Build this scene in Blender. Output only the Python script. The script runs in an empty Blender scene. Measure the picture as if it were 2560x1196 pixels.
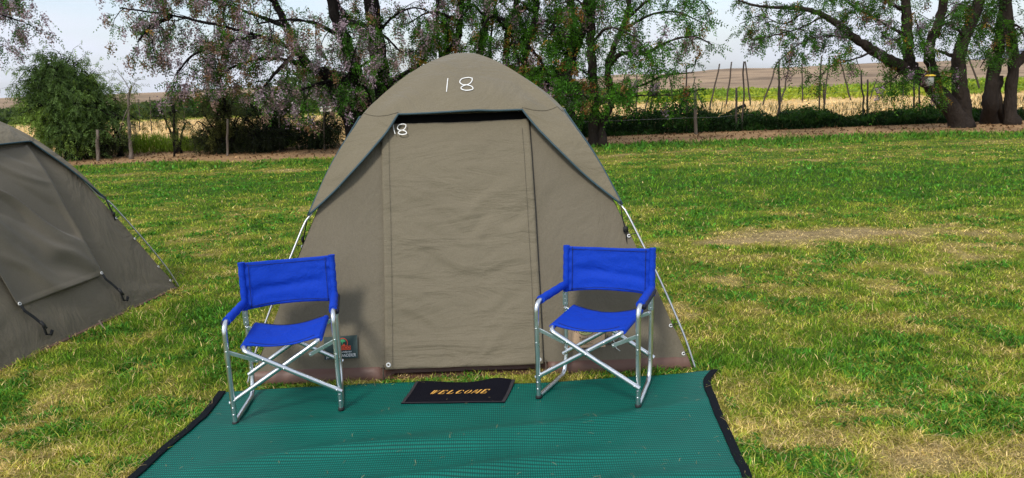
import bpy, math, random
import numpy as np
from mathutils import Vector, Matrix

HAZE = .00007
random.seed(7)
RNG = np.random.default_rng(11)
SC = bpy.context.scene
COL = SC.collection

# ------------------------------------------------------------------ camera model
FPX, CAMH = 1850.0, 1.6
PITCH, ROLL = math.radians(12.1), math.radians(2.0)
FWD = np.array([0, math.cos(PITCH), -math.sin(PITCH)])
R0 = np.array([1.0, 0, 0]); U0 = np.cross(R0, FWD)
RIGHT = R0*math.cos(ROLL)-U0*math.sin(ROLL)
UP = U0*math.cos(ROLL)+R0*math.sin(ROLL)
CAM = np.array([0, 0, CAMH])


def ray(px, py):
    return FWD+RIGHT*(px-1280)/FPX+UP*(598-py)/FPX


def G(px, py, z=0.0):
    d = ray(px, py)
    return CAM+d*((z-CAMH)/d[2])


def Y(px, py, y):
    d = ray(px, py)
    return CAM+d*(y/d[1])


# ------------------------------------------------------------------ noise
def _hash(ix, iy, seed):
    h = (ix.astype(np.int64)*374761393+iy.astype(np.int64)*668265263+seed*974634777) & 0xffffffff
    h = ((h ^ (h >> 13))*1274126177) & 0xffffffff
    h = h ^ (h >> 16)
    return (h & 0xffff)/65535.0


def vnoise(x, y, seed=0):
    x = np.asarray(x, float); y = np.asarray(y, float)
    ix = np.floor(x); iy = np.floor(y)
    fx = x-ix; fy = y-iy
    fx = fx*fx*fx*(fx*(fx*6-15)+10); fy = fy*fy*fy*(fy*(fy*6-15)+10)
    a = _hash(ix, iy, seed); b = _hash(ix+1, iy, seed)
    c = _hash(ix, iy+1, seed); d = _hash(ix+1, iy+1, seed)
    return (a*(1-fx)+b*fx)*(1-fy)+(c*(1-fx)+d*fx)*fy


def fbm(x, y, seed=0, octv=4):
    s = 0; a = 1; t = 0
    for o in range(octv):
        s = s+a*vnoise(np.asarray(x)*2**o, np.asarray(y)*2**o, seed+o*17)
        t += a; a *= .5
    return s/t


def sstep(a, b, x):
    t = np.clip((x-a)/(b-a), 0, 1)
    return t*t*(3-2*t)


# ------------------------------------------------------------------ mesh helpers
def link(o, parent=None):
    COL.objects.link(o)
    if parent is not None:
        o.parent = parent
    return o


def mesh_np(name, verts, faces, mat, parent=None, smooth=False, colors=None, uvs=None):
    """verts Nx3 array, faces = array (M,k) or list of lists"""
    me = bpy.data.meshes.new(name)
    verts = np.asarray(verts, np.float32)
    if isinstance(faces, np.ndarray):
        m, k = faces.shape
        me.vertices.add(len(verts)); me.vertices.foreach_set('co', verts.ravel())
        me.loops.add(m*k); me.loops.foreach_set('vertex_index', faces.astype(np.int32).ravel())
        me.polygons.add(m)
        me.polygons.foreach_set('loop_start', np.arange(0, m*k, k, dtype=np.int32))
        me.polygons.foreach_set('loop_total', np.full(m, k, np.int32))
        me.update(calc_edges=True)
    else:
        me.from_pydata([tuple(v) for v in verts], [], [tuple(f) for f in faces])
        me.update()
    if smooth:
        me.polygons.foreach_set('use_smooth', np.ones(len(me.polygons), bool))
    if colors is not None:
        at = me.color_attributes.new('Col', 'FLOAT_COLOR', 'POINT')
        c = np.ones((len(verts), 4), np.float32); c[:, :3] = colors
        at.data.foreach_set('color', c.ravel())
    if uvs is not None:
        uvl = me.uv_layers.new(name='UVMap')
        li = np.zeros(len(me.loops), np.int32); me.loops.foreach_get('vertex_index', li)
        uvl.data.foreach_set('uv', np.asarray(uvs, np.float32)[li].ravel())
    if mat is not None:
        me.materials.append(mat)
    me.validate()
    return link(bpy.data.objects.new(name, me), parent)


class MB:
    def __init__(s):
        s.v = []; s.f = []

    def add(s, v, f):
        n = len(s.v)
        s.v += [tuple(map(float, p)) for p in v]
        s.f += [tuple(i+n for i in q) for q in f]

    def box(s, c, size, rot=None, bev=0.0):
        hx, hy, hz = [q/2 for q in size]
        b = min(bev, hx*.9, hy*.9, hz*.9)
        R = rot if rot is not None else Matrix.Identity(3)
        if b <= 0:
            pts = [(x, y, z) for x in (-hx, hx) for y in (-hy, hy) for z in (-hz, hz)]
            fs = [(0, 1, 3, 2), (4, 6, 7, 5), (0, 4, 5, 1), (2, 3, 7, 6), (0, 2, 6, 4), (1, 5, 7, 3)]
        else:
            pts = []; fs = []
            import bmesh
            bm = bmesh.new(); bmesh.ops.create_cube(bm, size=1)
            for q in bm.verts:
                q.co = (q.co.x*2*hx, q.co.y*2*hy, q.co.z*2*hz)
            bmesh.ops.bevel(bm, geom=bm.edges[:], offset=b, segments=2, affect='EDGES')
            bm.verts.index_update()
            pts = [tuple(q.co) for q in bm.verts]
            fs = [tuple(q.index for q in f.verts) for f in bm.faces]
            bm.free()
        s.add([R @ Vector(p)+Vector(c) for p in pts], fs)

    def tube(s, pts, rad, n=10, cap=True, flat=1.0):
        P = [Vector(p) for p in pts]
        m = len(P)
        if not hasattr(rad, '__len__'):
            rad = [rad]*m
        T = []
        for i in range(m):
            t = P[min(i+1, m-1)]-P[max(i-1, 0)]
            T.append(t.normalized() if t.length > 1e-9 else Vector((0, 0, 1)))
        ref = Vector((0, 0, 1)) if abs(T[0].z) < .9 else Vector((1, 0, 0))
        a = T[0].cross(ref).normalized()
        vs = []
        for i in range(m):
            a = (a-T[i]*a.dot(T[i]))
            a = a.normalized() if a.length > 1e-6 else T[i].orthogonal().normalized()
            b = T[i].cross(a)
            for k in range(n):
                w = 2*math.pi*k/n
                vs.append(P[i]+a*(math.cos(w)*rad[i])+b*(math.sin(w)*rad[i]*flat))
        fs = []
        for i in range(m-1):
            for k in range(n):
                fs.append((i*n+k, i*n+(k+1) % n, (i+1)*n+(k+1) % n, (i+1)*n+k))
        if cap:
            fs.append(tuple(range(n))[::-1]); fs.append(tuple(range((m-1)*n, m*n)))
        s.add(vs, fs)

    def torus(s, c, axis, R, r, n=16, k=8):
        ax = Vector(axis).normalized(); a = ax.orthogonal().normalized(); b = ax.cross(a)
        vs = []; fs = []
        for i in range(n):
            w = 2*math.pi*i/n; d = a*math.cos(w)+b*math.sin(w)
            for j in range(k):
                u = 2*math.pi*j/k
                vs.append(Vector(c)+d*(R+r*math.cos(u))+ax*(r*math.sin(u)))
        for i in range(n):
            for j in range(k):
                fs.append((i*k+j, ((i+1) % n)*k+j, ((i+1) % n)*k+(j+1) % k, i*k+(j+1) % k))
        s.add(vs, fs)

    def dome(s, c, axis, r, hgt=.6, n=10):
        ax = Vector(axis).normalized(); a = ax.orthogonal().normalized(); b = ax.cross(a)
        vs = []; fs = []; rings = 3
        for q in range(rings):
            e = q/rings*math.pi/2
            for i in range(n):
                w = 2*math.pi*i/n
                vs.append(Vector(c)+(a*math.cos(w)+b*math.sin(w))*r*math.cos(e)+ax*r*hgt*math.sin(e))
        vs.append(Vector(c)+ax*r*hgt)
        for q in range(rings-1):
            for i in range(n):
                fs.append((q*n+i, q*n+(i+1) % n, (q+1)*n+(i+1) % n, (q+1)*n+i))
        for i in range(n):
            fs.append(((rings-1)*n+i, (rings-1)*n+(i+1) % n, rings*n))
        s.add(vs, fs)

    def lathe(s, prof, c, n=20):
        vs = []; fs = []
        for (r, z) in prof:
            for i in range(n):
                w = 2*math.pi*i/n
                vs.append((c[0]+r*math.cos(w), c[1]+r*math.sin(w), c[2]+z))
        for q in range(len(prof)-1):
            for i in range(n):
                fs.append((q*n+i, q*n+(i+1) % n, (q+1)*n+(i+1) % n, (q+1)*n+i))
        s.add(vs, fs)

    def build(s, name, mat, parent=None, smooth=True, auto=None):
        o = mesh_np(name, np.array(s.v), s.f, mat, parent, smooth)
        if smooth and auto is not None:
            o.data.set_sharp_from_angle(angle=math.radians(auto))
        return o


def grid_faces(nr, nc):
    i = np.arange(nr-1)[:, None]; j = np.arange(nc-1)[None, :]
    a = i*nc+j
    return np.stack([a, a+1, a+nc+1, a+nc], -1).reshape(-1, 4)


def empty(name, loc=(0, 0, 0), rz=0.0):
    o = bpy.data.objects.new(name, None)
    o.location = loc; o.rotation_euler = (0, 0, rz)
    o.empty_display_size = .2
    return link(o)


def tag(o, label=None, cat=None, group=None, kind=None):
    if label: o['label'] = label
    if cat: o['category'] = cat
    if group: o['group'] = group
    if kind: o['kind'] = kind
    return o


def copy_tree(o, parent=None):
    c = o.copy(); COL.objects.link(c); c.parent = parent
    for ch in list(o.children):
        copy_tree(ch, c)
    return c


def crom(pts, n=8):
    """Catmull-Rom densify"""
    P = [np.array(p, float) for p in pts]
    P = [2*P[0]-P[1]]+P+[2*P[-1]-P[-2]]
    out = []
    for i in range(1, len(P)-2):
        for k in range(n):
            t = k/n
            out.append(.5*((2*P[i])+(-P[i-1]+P[i+1])*t+(2*P[i-1]-5*P[i]+4*P[i+1]-P[i+2])*t*t+(-P[i-1]+3*P[i]-3*P[i+1]+P[i+2])*t**3))
    out.append(P[-2])
    return out


def fillet(pts, r, n=6):
    """round the corners of a polyline"""
    P = [Vector(p) for p in pts]
    out = [P[0]]
    for i in range(1, len(P)-1):
        a = (P[i-1]-P[i]); b = (P[i+1]-P[i])
        d = min(r, a.length*.48, b.length*.48)
        s = P[i]+a.normalized()*d; e = P[i]+b.normalized()*d
        for k in range(n+1):
            t = k/n
            out.append(s*(1-t)**2+P[i]*2*t*(1-t)+e*t*t)
    out.append(P[-1])
    return out


# ------------------------------------------------------------------ materials
def newmat(name):
    m = bpy.data.materials.new(name); m.use_nodes = True
    nt = m.node_tree; nt.nodes.clear()
    return m, nt, nt.nodes, nt.links


def N(nt, typ, **kw):
    n = nt.nodes.new(typ)
    for k, v in kw.items():
        if k in ('inputs',):
            for a, b in v.items():
                n.inputs[a].default_value = b
        else:
            setattr(n, k, v)
    return n


def simple(name, col, rough=.6, metal=0.0, var=.12, nscale=30, bump=0.0, bscale=200, spec=.5, sheen=0, rvar=.1, stretch=None, bdist=.01):
    m, nt, ns, ln = newmat(name)
    out = N(nt, 'ShaderNodeOutputMaterial'); p = N(nt, 'ShaderNodeBsdfPrincipled')
    tc = N(nt, 'ShaderNodeTexCoord')
    no = N(nt, 'ShaderNodeTexNoise', inputs={'Scale': nscale, 'Detail': 4.0})
    mp = N(nt, 'ShaderNodeMapping')
    if stretch: mp.inputs['Scale'].default_value = stretch
    ln.new(tc.outputs['Object'], mp.inputs['Vector']); ln.new(mp.outputs[0], no.inputs['Vector'])
    rmp = N(nt, 'ShaderNodeMix', data_type='RGBA', blend_type='MIX')
    rmp.inputs['A'].default_value = (*[c*(1-var) for c in col], 1)
    rmp.inputs['B'].default_value = (*[min(1, c*(1+var)) for c in col], 1)
    ln.new(no.outputs['Fac'], rmp.inputs['Factor'])
    ln.new(rmp.outputs['Result'], p.inputs['Base Color'])
    mr = N(nt, 'ShaderNodeMapRange', inputs={'To Min': max(.02, rough-rvar), 'To Max': min(1, rough+rvar)})
    ln.new(no.outputs['Fac'], mr.inputs['Value']); ln.new(mr.outputs[0], p.inputs['Roughness'])
    p.inputs['Metallic'].default_value = metal
    p.inputs['Specular IOR Level'].default_value = spec
    if sheen: p.inputs['Sheen Weight'].default_value = sheen
    if bump:
        n2 = N(nt, 'ShaderNodeTexNoise', inputs={'Scale': bscale, 'Detail': 3.0})
        ln.new(mp.outputs[0], n2.inputs['Vector'])
        b = N(nt, 'ShaderNodeBump', inputs={'Strength': bump, 'Distance': bdist})
        ln.new(n2.outputs['Fac'], b.inputs['Height']); ln.new(b.outputs[0], p.inputs['Normal'])
    ln.new(p.outputs[0], out.inputs[0])
    return m


def canvas(name, col, wr=(1, 1, 1), amp=.6, fold=2.2, weave=.12, sheen=.10):
    """woven canvas: mottled base, fold bump stretched by wr, thread bump"""
    m, nt, ns, ln = newmat(name)
    out = N(nt, 'ShaderNodeOutputMaterial'); p = N(nt, 'ShaderNodeBsdfPrincipled', inputs={'Roughness': .78})
    p.inputs['Specular IOR Level'].default_value = .25
    p.inputs['Sheen Weight'].default_value = sheen
    tc = N(nt, 'ShaderNodeTexCoord')
    big = N(nt, 'ShaderNodeTexNoise', inputs={'Scale': 1.6, 'Detail': 6.0, 'Roughness': .62})
    fine = N(nt, 'ShaderNodeTexNoise', inputs={'Scale': 160.0, 'Detail': 2.0})
    ln.new(tc.outputs['Object'], big.inputs['Vector']); ln.new(tc.outputs['Object'], fine.inputs['Vector'])
    mix = N(nt, 'ShaderNodeMix', data_type='RGBA')
    mix.inputs['A'].default_value = (*[c*.86 for c in col], 1)
    mix.inputs['B'].default_value = (*[c*1.13 for c in col], 1)
    ln.new(big.outputs['Fac'], mix.inputs['Factor'])
    m2 = N(nt, 'ShaderNodeMix', data_type='RGBA', blend_type='MULTIPLY', inputs={'Factor': .5})
    mr = N(nt, 'ShaderNodeMapRange', inputs={'From Min': .3, 'From Max': .7, 'To Min': .8, 'To Max': 1.15})
    ln.new(fine.outputs['Fac'], mr.inputs['Value'])
    ln.new(mix.outputs['Result'], m2.inputs['A']); ln.new(mr.outputs[0], m2.inputs['B'])
    ln.new(m2.outputs['Result'], p.inputs['Base Color'])
    mp = N(nt, 'ShaderNodeMapping'); mp.inputs['Scale'].default_value = wr
    ln.new(tc.outputs['Object'], mp.inputs['Vector'])
    wn = N(nt, 'ShaderNodeTexNoise', inputs={'Scale': fold, 'Detail': 5.0, 'Roughness': .55, 'Distortion': .8})
    ln.new(mp.outputs[0], wn.inputs['Vector'])
    b1 = N(nt, 'ShaderNodeBump', inputs={'Strength': amp, 'Distance': .05})
    ln.new(wn.outputs['Fac'], b1.inputs['Height'])
    b2 = N(nt, 'ShaderNodeBump', inputs={'Strength': weave, 'Distance': .004})
    ln.new(fine.outputs['Fac'], b2.inputs['Height']); ln.new(b1.outputs[0], b2.inputs['Normal'])
    ln.new(b2.outputs[0], p.inputs['Normal'])
    ln.new(p.outputs[0], out.inputs[0])
    return m


def leafmat(name, trans=.35, rough=.55, gain=1.0, tcol=(1.2, 1.35, .5), spec=.12):
    """colour per leaf from the mesh attribute, plus light passing through"""
    m, nt, ns, ln = newmat(name)
    out = N(nt, 'ShaderNodeOutputMaterial')
    p = N(nt, 'ShaderNodeBsdfPrincipled', inputs={'Roughness': rough})
    p.inputs['Specular IOR Level'].default_value = spec
    at = N(nt, 'ShaderNodeAttribute', attribute_name='Col')
    g = N(nt, 'ShaderNodeMix', data_type='RGBA', blend_type='MULTIPLY', inputs={'Factor': 1.0})
    g.inputs['B'].default_value = (gain, gain, gain, 1)
    ln.new(at.outputs['Color'], g.inputs['A']); ln.new(g.outputs['Result'], p.inputs['Base Color'])
    t = N(nt, 'ShaderNodeBsdfTranslucent')
    g2 = N(nt, 'ShaderNodeMix', data_type='RGBA', blend_type='MULTIPLY', inputs={'Factor': 1.0})
    g2.inputs['B'].default_value = (*tcol, 1)
    ln.new(g.outputs['Result'], g2.inputs['A']); ln.new(g2.outputs['Result'], t.inputs['Color'])
    mx = N(nt, 'ShaderNodeMixShader', inputs={'Fac': trans})
    ln.new(p.outputs[0], mx.inputs[1]); ln.new(t.outputs[0], mx.inputs[2]); ln.new(mx.outputs[0], out.inputs[0])
    return m


CANV = (.172, .147, .097)
M = {}
M['fly'] = canvas('fly_canvas', CANV, (1, 1, 1.6), .95, 2.4)
M['wall'] = canvas('wall_canvas', (.146, .125, .087), (1.6, 1.6, .8), .6, 2.2)
M['flap'] = canvas('flap_canvas', (.140, .122, .088), (1, 1, 1), .25, 1.6)
M['door'] = canvas('door_canvas', (.164, .140, .094), (.8, .8, 3.4), .6, 2.2)
M['binding'] = simple('blue_binding', (.025, .06, .075), .6, bump=.2)
M['seam'] = simple('seam_thread', (.085, .072, .05), .9)
M['gap'] = simple('gap_shade', (.006, .006, .006), .9, spec=.1)  # flat black painted for the dark inside of the door gap
M['zip'] = simple('zip_tape', (.012, .012, .012), .6)
M['brown_pvc'] = simple('brown_groundsheet', (.12, .058, .038), .5, var=.2, nscale=9, bump=.3, bscale=14)
M['alu'] = simple('aluminium', (.72, .75, .76), .3, 1.0, var=.06, nscale=14, rvar=.1)
M['steel'] = simple('pole_steel', (.55, .56, .56), .38, 1.0, var=.1)
M['white_ring'] = simple('ring_white', (.7, .7, .68), .4, var=.04)
M['webbing'] = simple('black_webbing', (.008, .009, .009), .8, bump=.4, bscale=400)
M['rubber'] = simple('black_rubber', (.01, .01, .01), .7)
M['blue'] = canvas('blue_canvas', (.0012, .042, .44), (1, 1, 1), .4, 5.0, .2, 0.0)
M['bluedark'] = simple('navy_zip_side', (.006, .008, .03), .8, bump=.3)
M['black_edge'] = simple('mat_border', (.006, .008, .011), .9, bump=.3, bscale=300, spec=.12)
M['doormat'] = simple('doormat_pile', (.007, .007, .012), .95, var=.6, nscale=160, bump=.9, bscale=260, spec=.1)
M['doormat_rim'] = simple('doormat_rubber_rim', (.035, .032, .034), .7, var=.2, spec=.2)
M['gold'] = simple('gold_lettering', (.68, .36, .07), .7, var=.12, nscale=200)
M['chalk'] = simple('white_chalk', (.78, .78, .75), .9, var=.05, nscale=200)
M['patch_green'] = simple('patch_green', (.006, .032, .030), .55, var=.25, nscale=40)
M['patch_kraft'] = simple('patch_kraft', (.62, .42, .255), .7, var=.06)
M['orange'] = simple('print_orange', (.75, .09, .03), .6)
M['print_black'] = simple('print_black', (.01, .01, .01), .6)
M['print_white'] = simple('print_white', (.8, .8, .78), .6)
M['print_yellow'] = simple('print_yellow', (.62, .62, .24), .6)
M['print_leaf'] = simple('print_leaf', (.05, .42, .16), .6)
M['bark'] = simple('bark', (.034, .026, .021), .95, var=.55, nscale=9, bump=1.0, bscale=26, stretch=(1, 1, .3), bdist=.05, spec=.1)
M['bark_dark'] = simple('bark_dark', (.011, .009, .008), .95, var=.5, nscale=9, bump=1.0, bscale=26, stretch=(1, 1, .3), bdist=.05, spec=.1)  # near-black of the backlit stems put into the bark colour
M['bark_grey'] = simple('bark_grey', (.17, .14, .115), .95, var=.4, nscale=12, bump=.8, bscale=30, stretch=(1, 1, .3), bdist=.05, spec=.1)
M['pole_wood'] = simple('pole_wood', (.05, .040, .032), .9, var=.5, nscale=8, bump=.5, bscale=40, stretch=(1, 1, .2))
M['post_wood'] = simple('post_wood', (.13, .105, .08), .9, var=.4, nscale=8, bump=.5, bscale=40, stretch=(1, 1, .2))
M['wire'] = simple('fence_wire', (.25, .24, .23), .5, .8)
M['yellow'] = simple('yellow_plastic', (.78, .50, .02), .4, var=.05)
M['shed_wall'] = simple('shed_wall', (.30, .25, .18), .9)
M['shed_roof'] = simple('shed_roof', (.62, .60, .55), .6)
M['leaf'] = leafmat('leaves', .36)
M['blossom'] = leafmat('blossoms', .3, .8, tcol=(1, .9, 1))
M['grassblade'] = leafmat('grass_blades', .3, .6, tcol=(1.1, 1.15, .55))
M['drystalk'] = leafmat('dry_stalks', .2, .8, tcol=(1, .9, .7))
m, nt, ns, ln = newmat('bag_plastic')
o_ = N(nt, 'ShaderNodeOutputMaterial'); p_ = N(nt, 'ShaderNodeBsdfPrincipled', inputs={'Roughness': .25, 'Base Color': (.55, .55, .5, 1), 'Alpha': .55})
nz = N(nt, 'ShaderNodeTexNoise', inputs={'Scale': 20.0}); bp = N(nt, 'ShaderNodeBump', inputs={'Strength': .6})
ln.new(nz.outputs['Fac'], bp.inputs['Height']); ln.new(bp.outputs[0], p_.inputs['Normal']); ln.new(p_.outputs[0], o_.inputs[0])
M['bag'] = m


# shade-net mat: woven strands from the UVs (metres), shade of the holes between them painted dark
def netmat():
    m, nt, ns, ln = newmat('green_shade_net')
    out = N(nt, 'ShaderNodeOutputMaterial'); p = N(nt, 'ShaderNodeBsdfPrincipled', inputs={'Roughness': .5, 'Specular IOR Level': .22})
    uv = N(nt, 'ShaderNodeUVMap', uv_map='UVMap')
    sep = N(nt, 'ShaderNodeSeparateXYZ'); ln.new(uv.outputs[0], sep.inputs[0])

    def strand(sock, pitch, lo, hi):
        a = N(nt, 'ShaderNodeMath', operation='MULTIPLY'); a.inputs[1].default_value = 1/pitch
        ln.new(sock, a.inputs[0])
        f = N(nt, 'ShaderNodeMath', operation='PINGPONG'); f.inputs[1].default_value = .5
        ln.new(a.outputs[0], f.inputs[0])
        r = N(nt, 'ShaderNodeMapRange', inputs={'From Min': lo, 'From Max': hi})
        ln.new(f.outputs[0], r.inputs['Value'])
        return r.outputs[0]
    hx = strand(sep.outputs['X'], .0095, .30, .40)     # 1 = gap between the tapes
    hy = strand(sep.outputs['Y'], .019, .24, .34)
    hole = N(nt, 'ShaderNodeMath', operation='MAXIMUM'); ln.new(hx, hole.inputs[0])
    s2 = N(nt, 'ShaderNodeMath', operation='MULTIPLY'); s2.inputs[1].default_value = .8
    ln.new(hy, s2.inputs[0]); ln.new(s2.outputs[0], hole.inputs[1])
    nz = N(nt, 'ShaderNodeTexNoise', inputs={'Scale': 3.0, 'Detail': 4.0}); ln.new(uv.outputs[0], nz.inputs['Vector'])
    mix = N(nt, 'ShaderNodeMix', data_type='RGBA')
    mix.inputs['A'].default_value = (.001, .130, .096, 1); mix.inputs['B'].default_value = (.003, .22, .160, 1)
    ln.new(nz.outputs['Fac'], mix.inputs['Factor'])
    mixd = N(nt, 'ShaderNodeMix', data_type='RGBA')
    mixd.inputs['B'].default_value = (.001, .006, .007, 1)
    sc = N(nt, 'ShaderNodeMath', operation='MULTIPLY'); sc.inputs[1].default_value = .78
    ln.new(hole.outputs[0], sc.inputs[0]); ln.new(sc.outputs[0], mixd.inputs['Factor'])
    ln.new(mix.outputs['Result'], mixd.inputs['A'])
    ln.new(mixd.outputs['Result'], p.inputs['Base Color'])
    b = N(nt, 'ShaderNodeBump', inputs={'Strength': .5, 'Distance': .003}); b.invert = True
    ln.new(hole.outputs[0], b.inputs['Height']); ln.new(b.outputs[0], p.inputs['Normal'])
    ln.new(p.outputs[0], out.inputs[0])
    return m


M['net'] = netmat()

# ------------------------------------------------------------------ ground
# distances: lawn to ~17.5 m, dirt strip to ~20.6 m under the trees, mown field to ~44 m, scrub hill beyond
SPOTS = [(G(2120, 585), 1.5, .30, 1.7), (G(1930, 600), .8, .28, 1.2), (G(2420, 1150), .45, .28, .8), (G(2150, 1130), .35, .22, .7),
         (G(2060, 1060), .3, .2, .5), (G(2230, 705), .35, .2, .6), (G(1900, 700), .5, .4, .35), (G(1780, 640), .6, .5, .35), (G(60, 1160), .35, .2, .75),
         (G(330, 1130), .3, .2, .7), (G(250, 1050), .3, .2, .35), (G(620, 525), 1.2, .35, .55), (G(480, 575), .7, .3, .35), (G(1700, 800), .35, .5, .45),
         (G(2480, 640), .6, .5, .4), (G(1900, 1100), .2, .25, .5), (G(2000, 400), 3.5, .35, .35), (G(600, 415), 2.5, .5, .45), (G(1650, 400), 2.0, .4, .5),
         (G(2400, 355), 3.0, .35, .35), (G(2350, 400), 1.2, .2, .3)]
LUSH = [(G(2200, 450), 4.0, 1.2, .55), (G(560, 480), 1.6, .5, .5), (G(2050, 860), .5, .45, .35), (G(1850, 900), .3, .3, .4), (G(420, 930), .4, .3, .35),
        (G(480, 800), .5, .5, .3), (G(1650, 460), 1.5, .6, .4), (G(2450, 760), .5, .3, .3), (G(700, 440), 2, .8, .35)]


def fence_y(x):           # where the lawn gives way to bare soil under the trees
    return 17.6+.035*x+.5*(vnoise(np.asarray(x)*.5, np.asarray(x)*0, 41)-.5)*2


def dryness(x, y):
    d = .405+.20*(fbm(x*.9, y*1.5, 3, 3)-.5)*1.7+.40*(fbm(x*3.6, y*4.6, 9, 4)-.5)*2.4
    d = d-.16*sstep(5.5, 9, y)+.30*np.exp(-((y-fence_y(x)+2.6)/.45)**2)+.22*(fbm(x*.25, y*1.6, 12, 3)-.5)*sstep(5, 9, y)*2
    for (c, rx, ry, a) in SPOTS:
        d = d+.34*a*np.exp(-(((x-c[0])/rx)**2+((y-c[1])/ry)**2))
    for (c, rx, ry, a) in LUSH:
        d = d-.6*a*np.exp(-(((x-c[0])/rx)**2+((y-c[1])/ry)**2))
    return np.clip(d, 0, 1)


GREEN_D = np.array([.078, .180, .014]); GREEN_M = np.array([.190, .285, .024]); GREEN_Y = np.array([.375, .345, .055]); STRAW = np.array([.60, .45, .21])


def lawncol(d):
    d = np.asarray(d)[..., None]
    c = np.where(d < .3, GREEN_D+(GREEN_M-GREEN_D)*(d/.3), np.where(d < .55, GREEN_M+(GREEN_Y-GREEN_M)*((d-.3)/.25), GREEN_Y+(STRAW-GREEN_Y)*np.clip((d-.55)/.4, 0, 1)))
    return c


def hill(x, y):
    z = .018*(fbm(x*1.3, y*1.3, 77, 3)-.5)
    # weedy bank on the right behind the mown field
    z = z+.10*sstep(36, 46, y)*sstep(3, 14, x*40/np.maximum(y, 1))*(.8+.4*vnoise(x*.12, y*.12, 5))
    ang = x/np.maximum(y, 1.0)
    ridge = .6+2.6*sstep(.0, .38, ang)-.4*sstep(.60, .75, ang)+1.2*(fbm(ang*14, y*0, 8, 4)-.5)*2
    ridge = np.where(ang < 0, 1.4+1.0*np.exp(-((ang+.25)/.16)**2)*1.0+.8*(fbm(ang*12, y*0, 9, 4)-.5), ridge)
    z = z+ridge*sstep(95, 320, y)+1.2*(fbm(x*.05, y*.03, 14, 4)-.5)*sstep(90, 160, y)
    z = z-14*sstep(420, 1200, y)
    return z


def gaxis(lo, hi, step, far, n):
    a = np.arange(lo, hi, step)
    g = np.geomspace(step*1.5, far, n)
    return a, g


xs = np.arange(-7, 7, .1)
xr = 7+np.cumsum(np.geomspace(.12, 260, 75)); xs = np.concatenate([-xr[::-1], xs, xr])
ys = np.concatenate([-3-np.cumsum(np.geomspace(.3, 400, 24))[::-1], np.arange(-3, 23, .1), 23+np.cumsum(np.geomspace(.12, 320, 120))])
GX, GY = np.meshgrid(xs, ys)
GZ = hill(GX, GY)
gd = dryness(GX, GY)
gc = lawncol(gd)*.48
gc = gc*(.75+.5*fbm(GX*2.2, GY*2.2, 31, 3))[..., None]
fy = fence_y(GX)
dirt = np.array([.35, .215, .105])*(.55+.9*fbm(GX*1.1, GY*1.6, 51, 4))[..., None]
k = sstep(-.25, .25, GY-fy+.9*(fbm(GX*1.4, GY*1.4, 61, 3)-.5))[..., None]
gc = gc*(1-k)+dirt*k
fld = np.array([.72, .50, .22])*(.72+.5*fbm(GX*.5, GY*.9, 71, 4))[..., None]
k = sstep(20.8, 22.0, GY-.02*GX+.8*(fbm(GX*.8, GY*.8, 62, 3)-.5))[..., None]
gc = gc*(1-k)+fld*k
grn = np.array([.25, .30, .035])*(.5+1.0*fbm(GX*.25, GY*.25, 81, 4))[..., None]
k = sstep(42.5, 44.5, GY-3.5*sstep(6, 16, GX)+2.0*(fbm(GX*.3, GY*.3, 63, 3)-.5))[..., None]
gc = gc*(1-k)+grn*k
hl = np.array([.34, .24, .15])*(.55+.9*fbm(GX*.06, GY*.05, 91, 5))[..., None]
hl = hl*(1-.45*sstep(.52, .66, fbm(GX*.21, GY*.11, 92, 4)))[..., None]
k = sstep(60, 70, GY+8*(fbm(GX*.06, GY*.06, 64, 3)-.5))[..., None]
gc = gc*(1-k)+hl*k


def groundmat():
    m, nt, ns, ln = newmat('ground_soil_and_turf')
    out = N(nt, 'ShaderNodeOutputMaterial'); p = N(nt, 'ShaderNodeBsdfPrincipled', inputs={'Roughness': .95})
    p.inputs['Specular IOR Level'].default_value = .15
    at = N(nt, 'ShaderNodeAttribute', attribute_name='Col')
    tc = N(nt, 'ShaderNodeTexCoord')
    n1 = N(nt, 'ShaderNodeTexNoise', inputs={'Scale': 9.0, 'Detail': 8.0, 'Roughness': .7}); ln.new(tc.outputs['Object'], n1.inputs['Vector'])
    mr = N(nt, 'ShaderNodeMapRange', inputs={'From Min': .28, 'From Max': .72, 'To Min': .45, 'To Max': 1.5}); ln.new(n1.outputs['Fac'], mr.inputs['Value'])
    mx = N(nt, 'ShaderNodeMix', data_type='RGBA', blend_type='MULTIPLY', inputs={'Factor': 1.0})
    ln.new(at.outputs['Color'], mx.inputs['A']); ln.new(mr.outputs[0], mx.inputs['B']); ln.new(mx.outputs['Result'], p.inputs['Base Color'])
    b = N(nt, 'ShaderNodeBump', inputs={'Strength': .8, 'Distance': .05}); ln.new(n1.outputs['Fac'], b.inputs['Height']); ln.new(b.outputs[0], p.inputs['Normal'])
    ln.new(p.outputs[0], out.inputs[0])
    return m


tag(mesh_np('ground', np.stack([GX, GY, GZ], -1).reshape(-1, 3), grid_faces(len(ys), len(xs)), groundmat(), None, True, gc.reshape(-1, 3)), kind='structure')

# far range behind the hill, right; haze blue is put into its rock colour
mx_ = np.linspace(.2, 1.5, 200); D = 4000
prof = 20+75*sstep(.56, .74, mx_)+60*np.exp(-((mx_-1.0)/.2)**2)+16*(fbm(mx_*14, mx_*0, 5, 5)-.5)
prof = prof*sstep(.3, .5, mx_)
vs = []
for a, h in zip(mx_, prof):
    for (dd, s) in ((0, 0.0), (180, .5), (350, .8), (520, 1.0), (900, .4), (1300, 0)):
        vs.append((a*(D+dd), D+dd, -45+(45+max(h, 2))*s))
tag(mesh_np('mountain', np.array(vs), grid_faces(len(mx_), 6), simple('mountain_haze_blue', (.13, .15, .21), 1.0, var=.25, nscale=.01), None, True), kind='structure')

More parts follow.
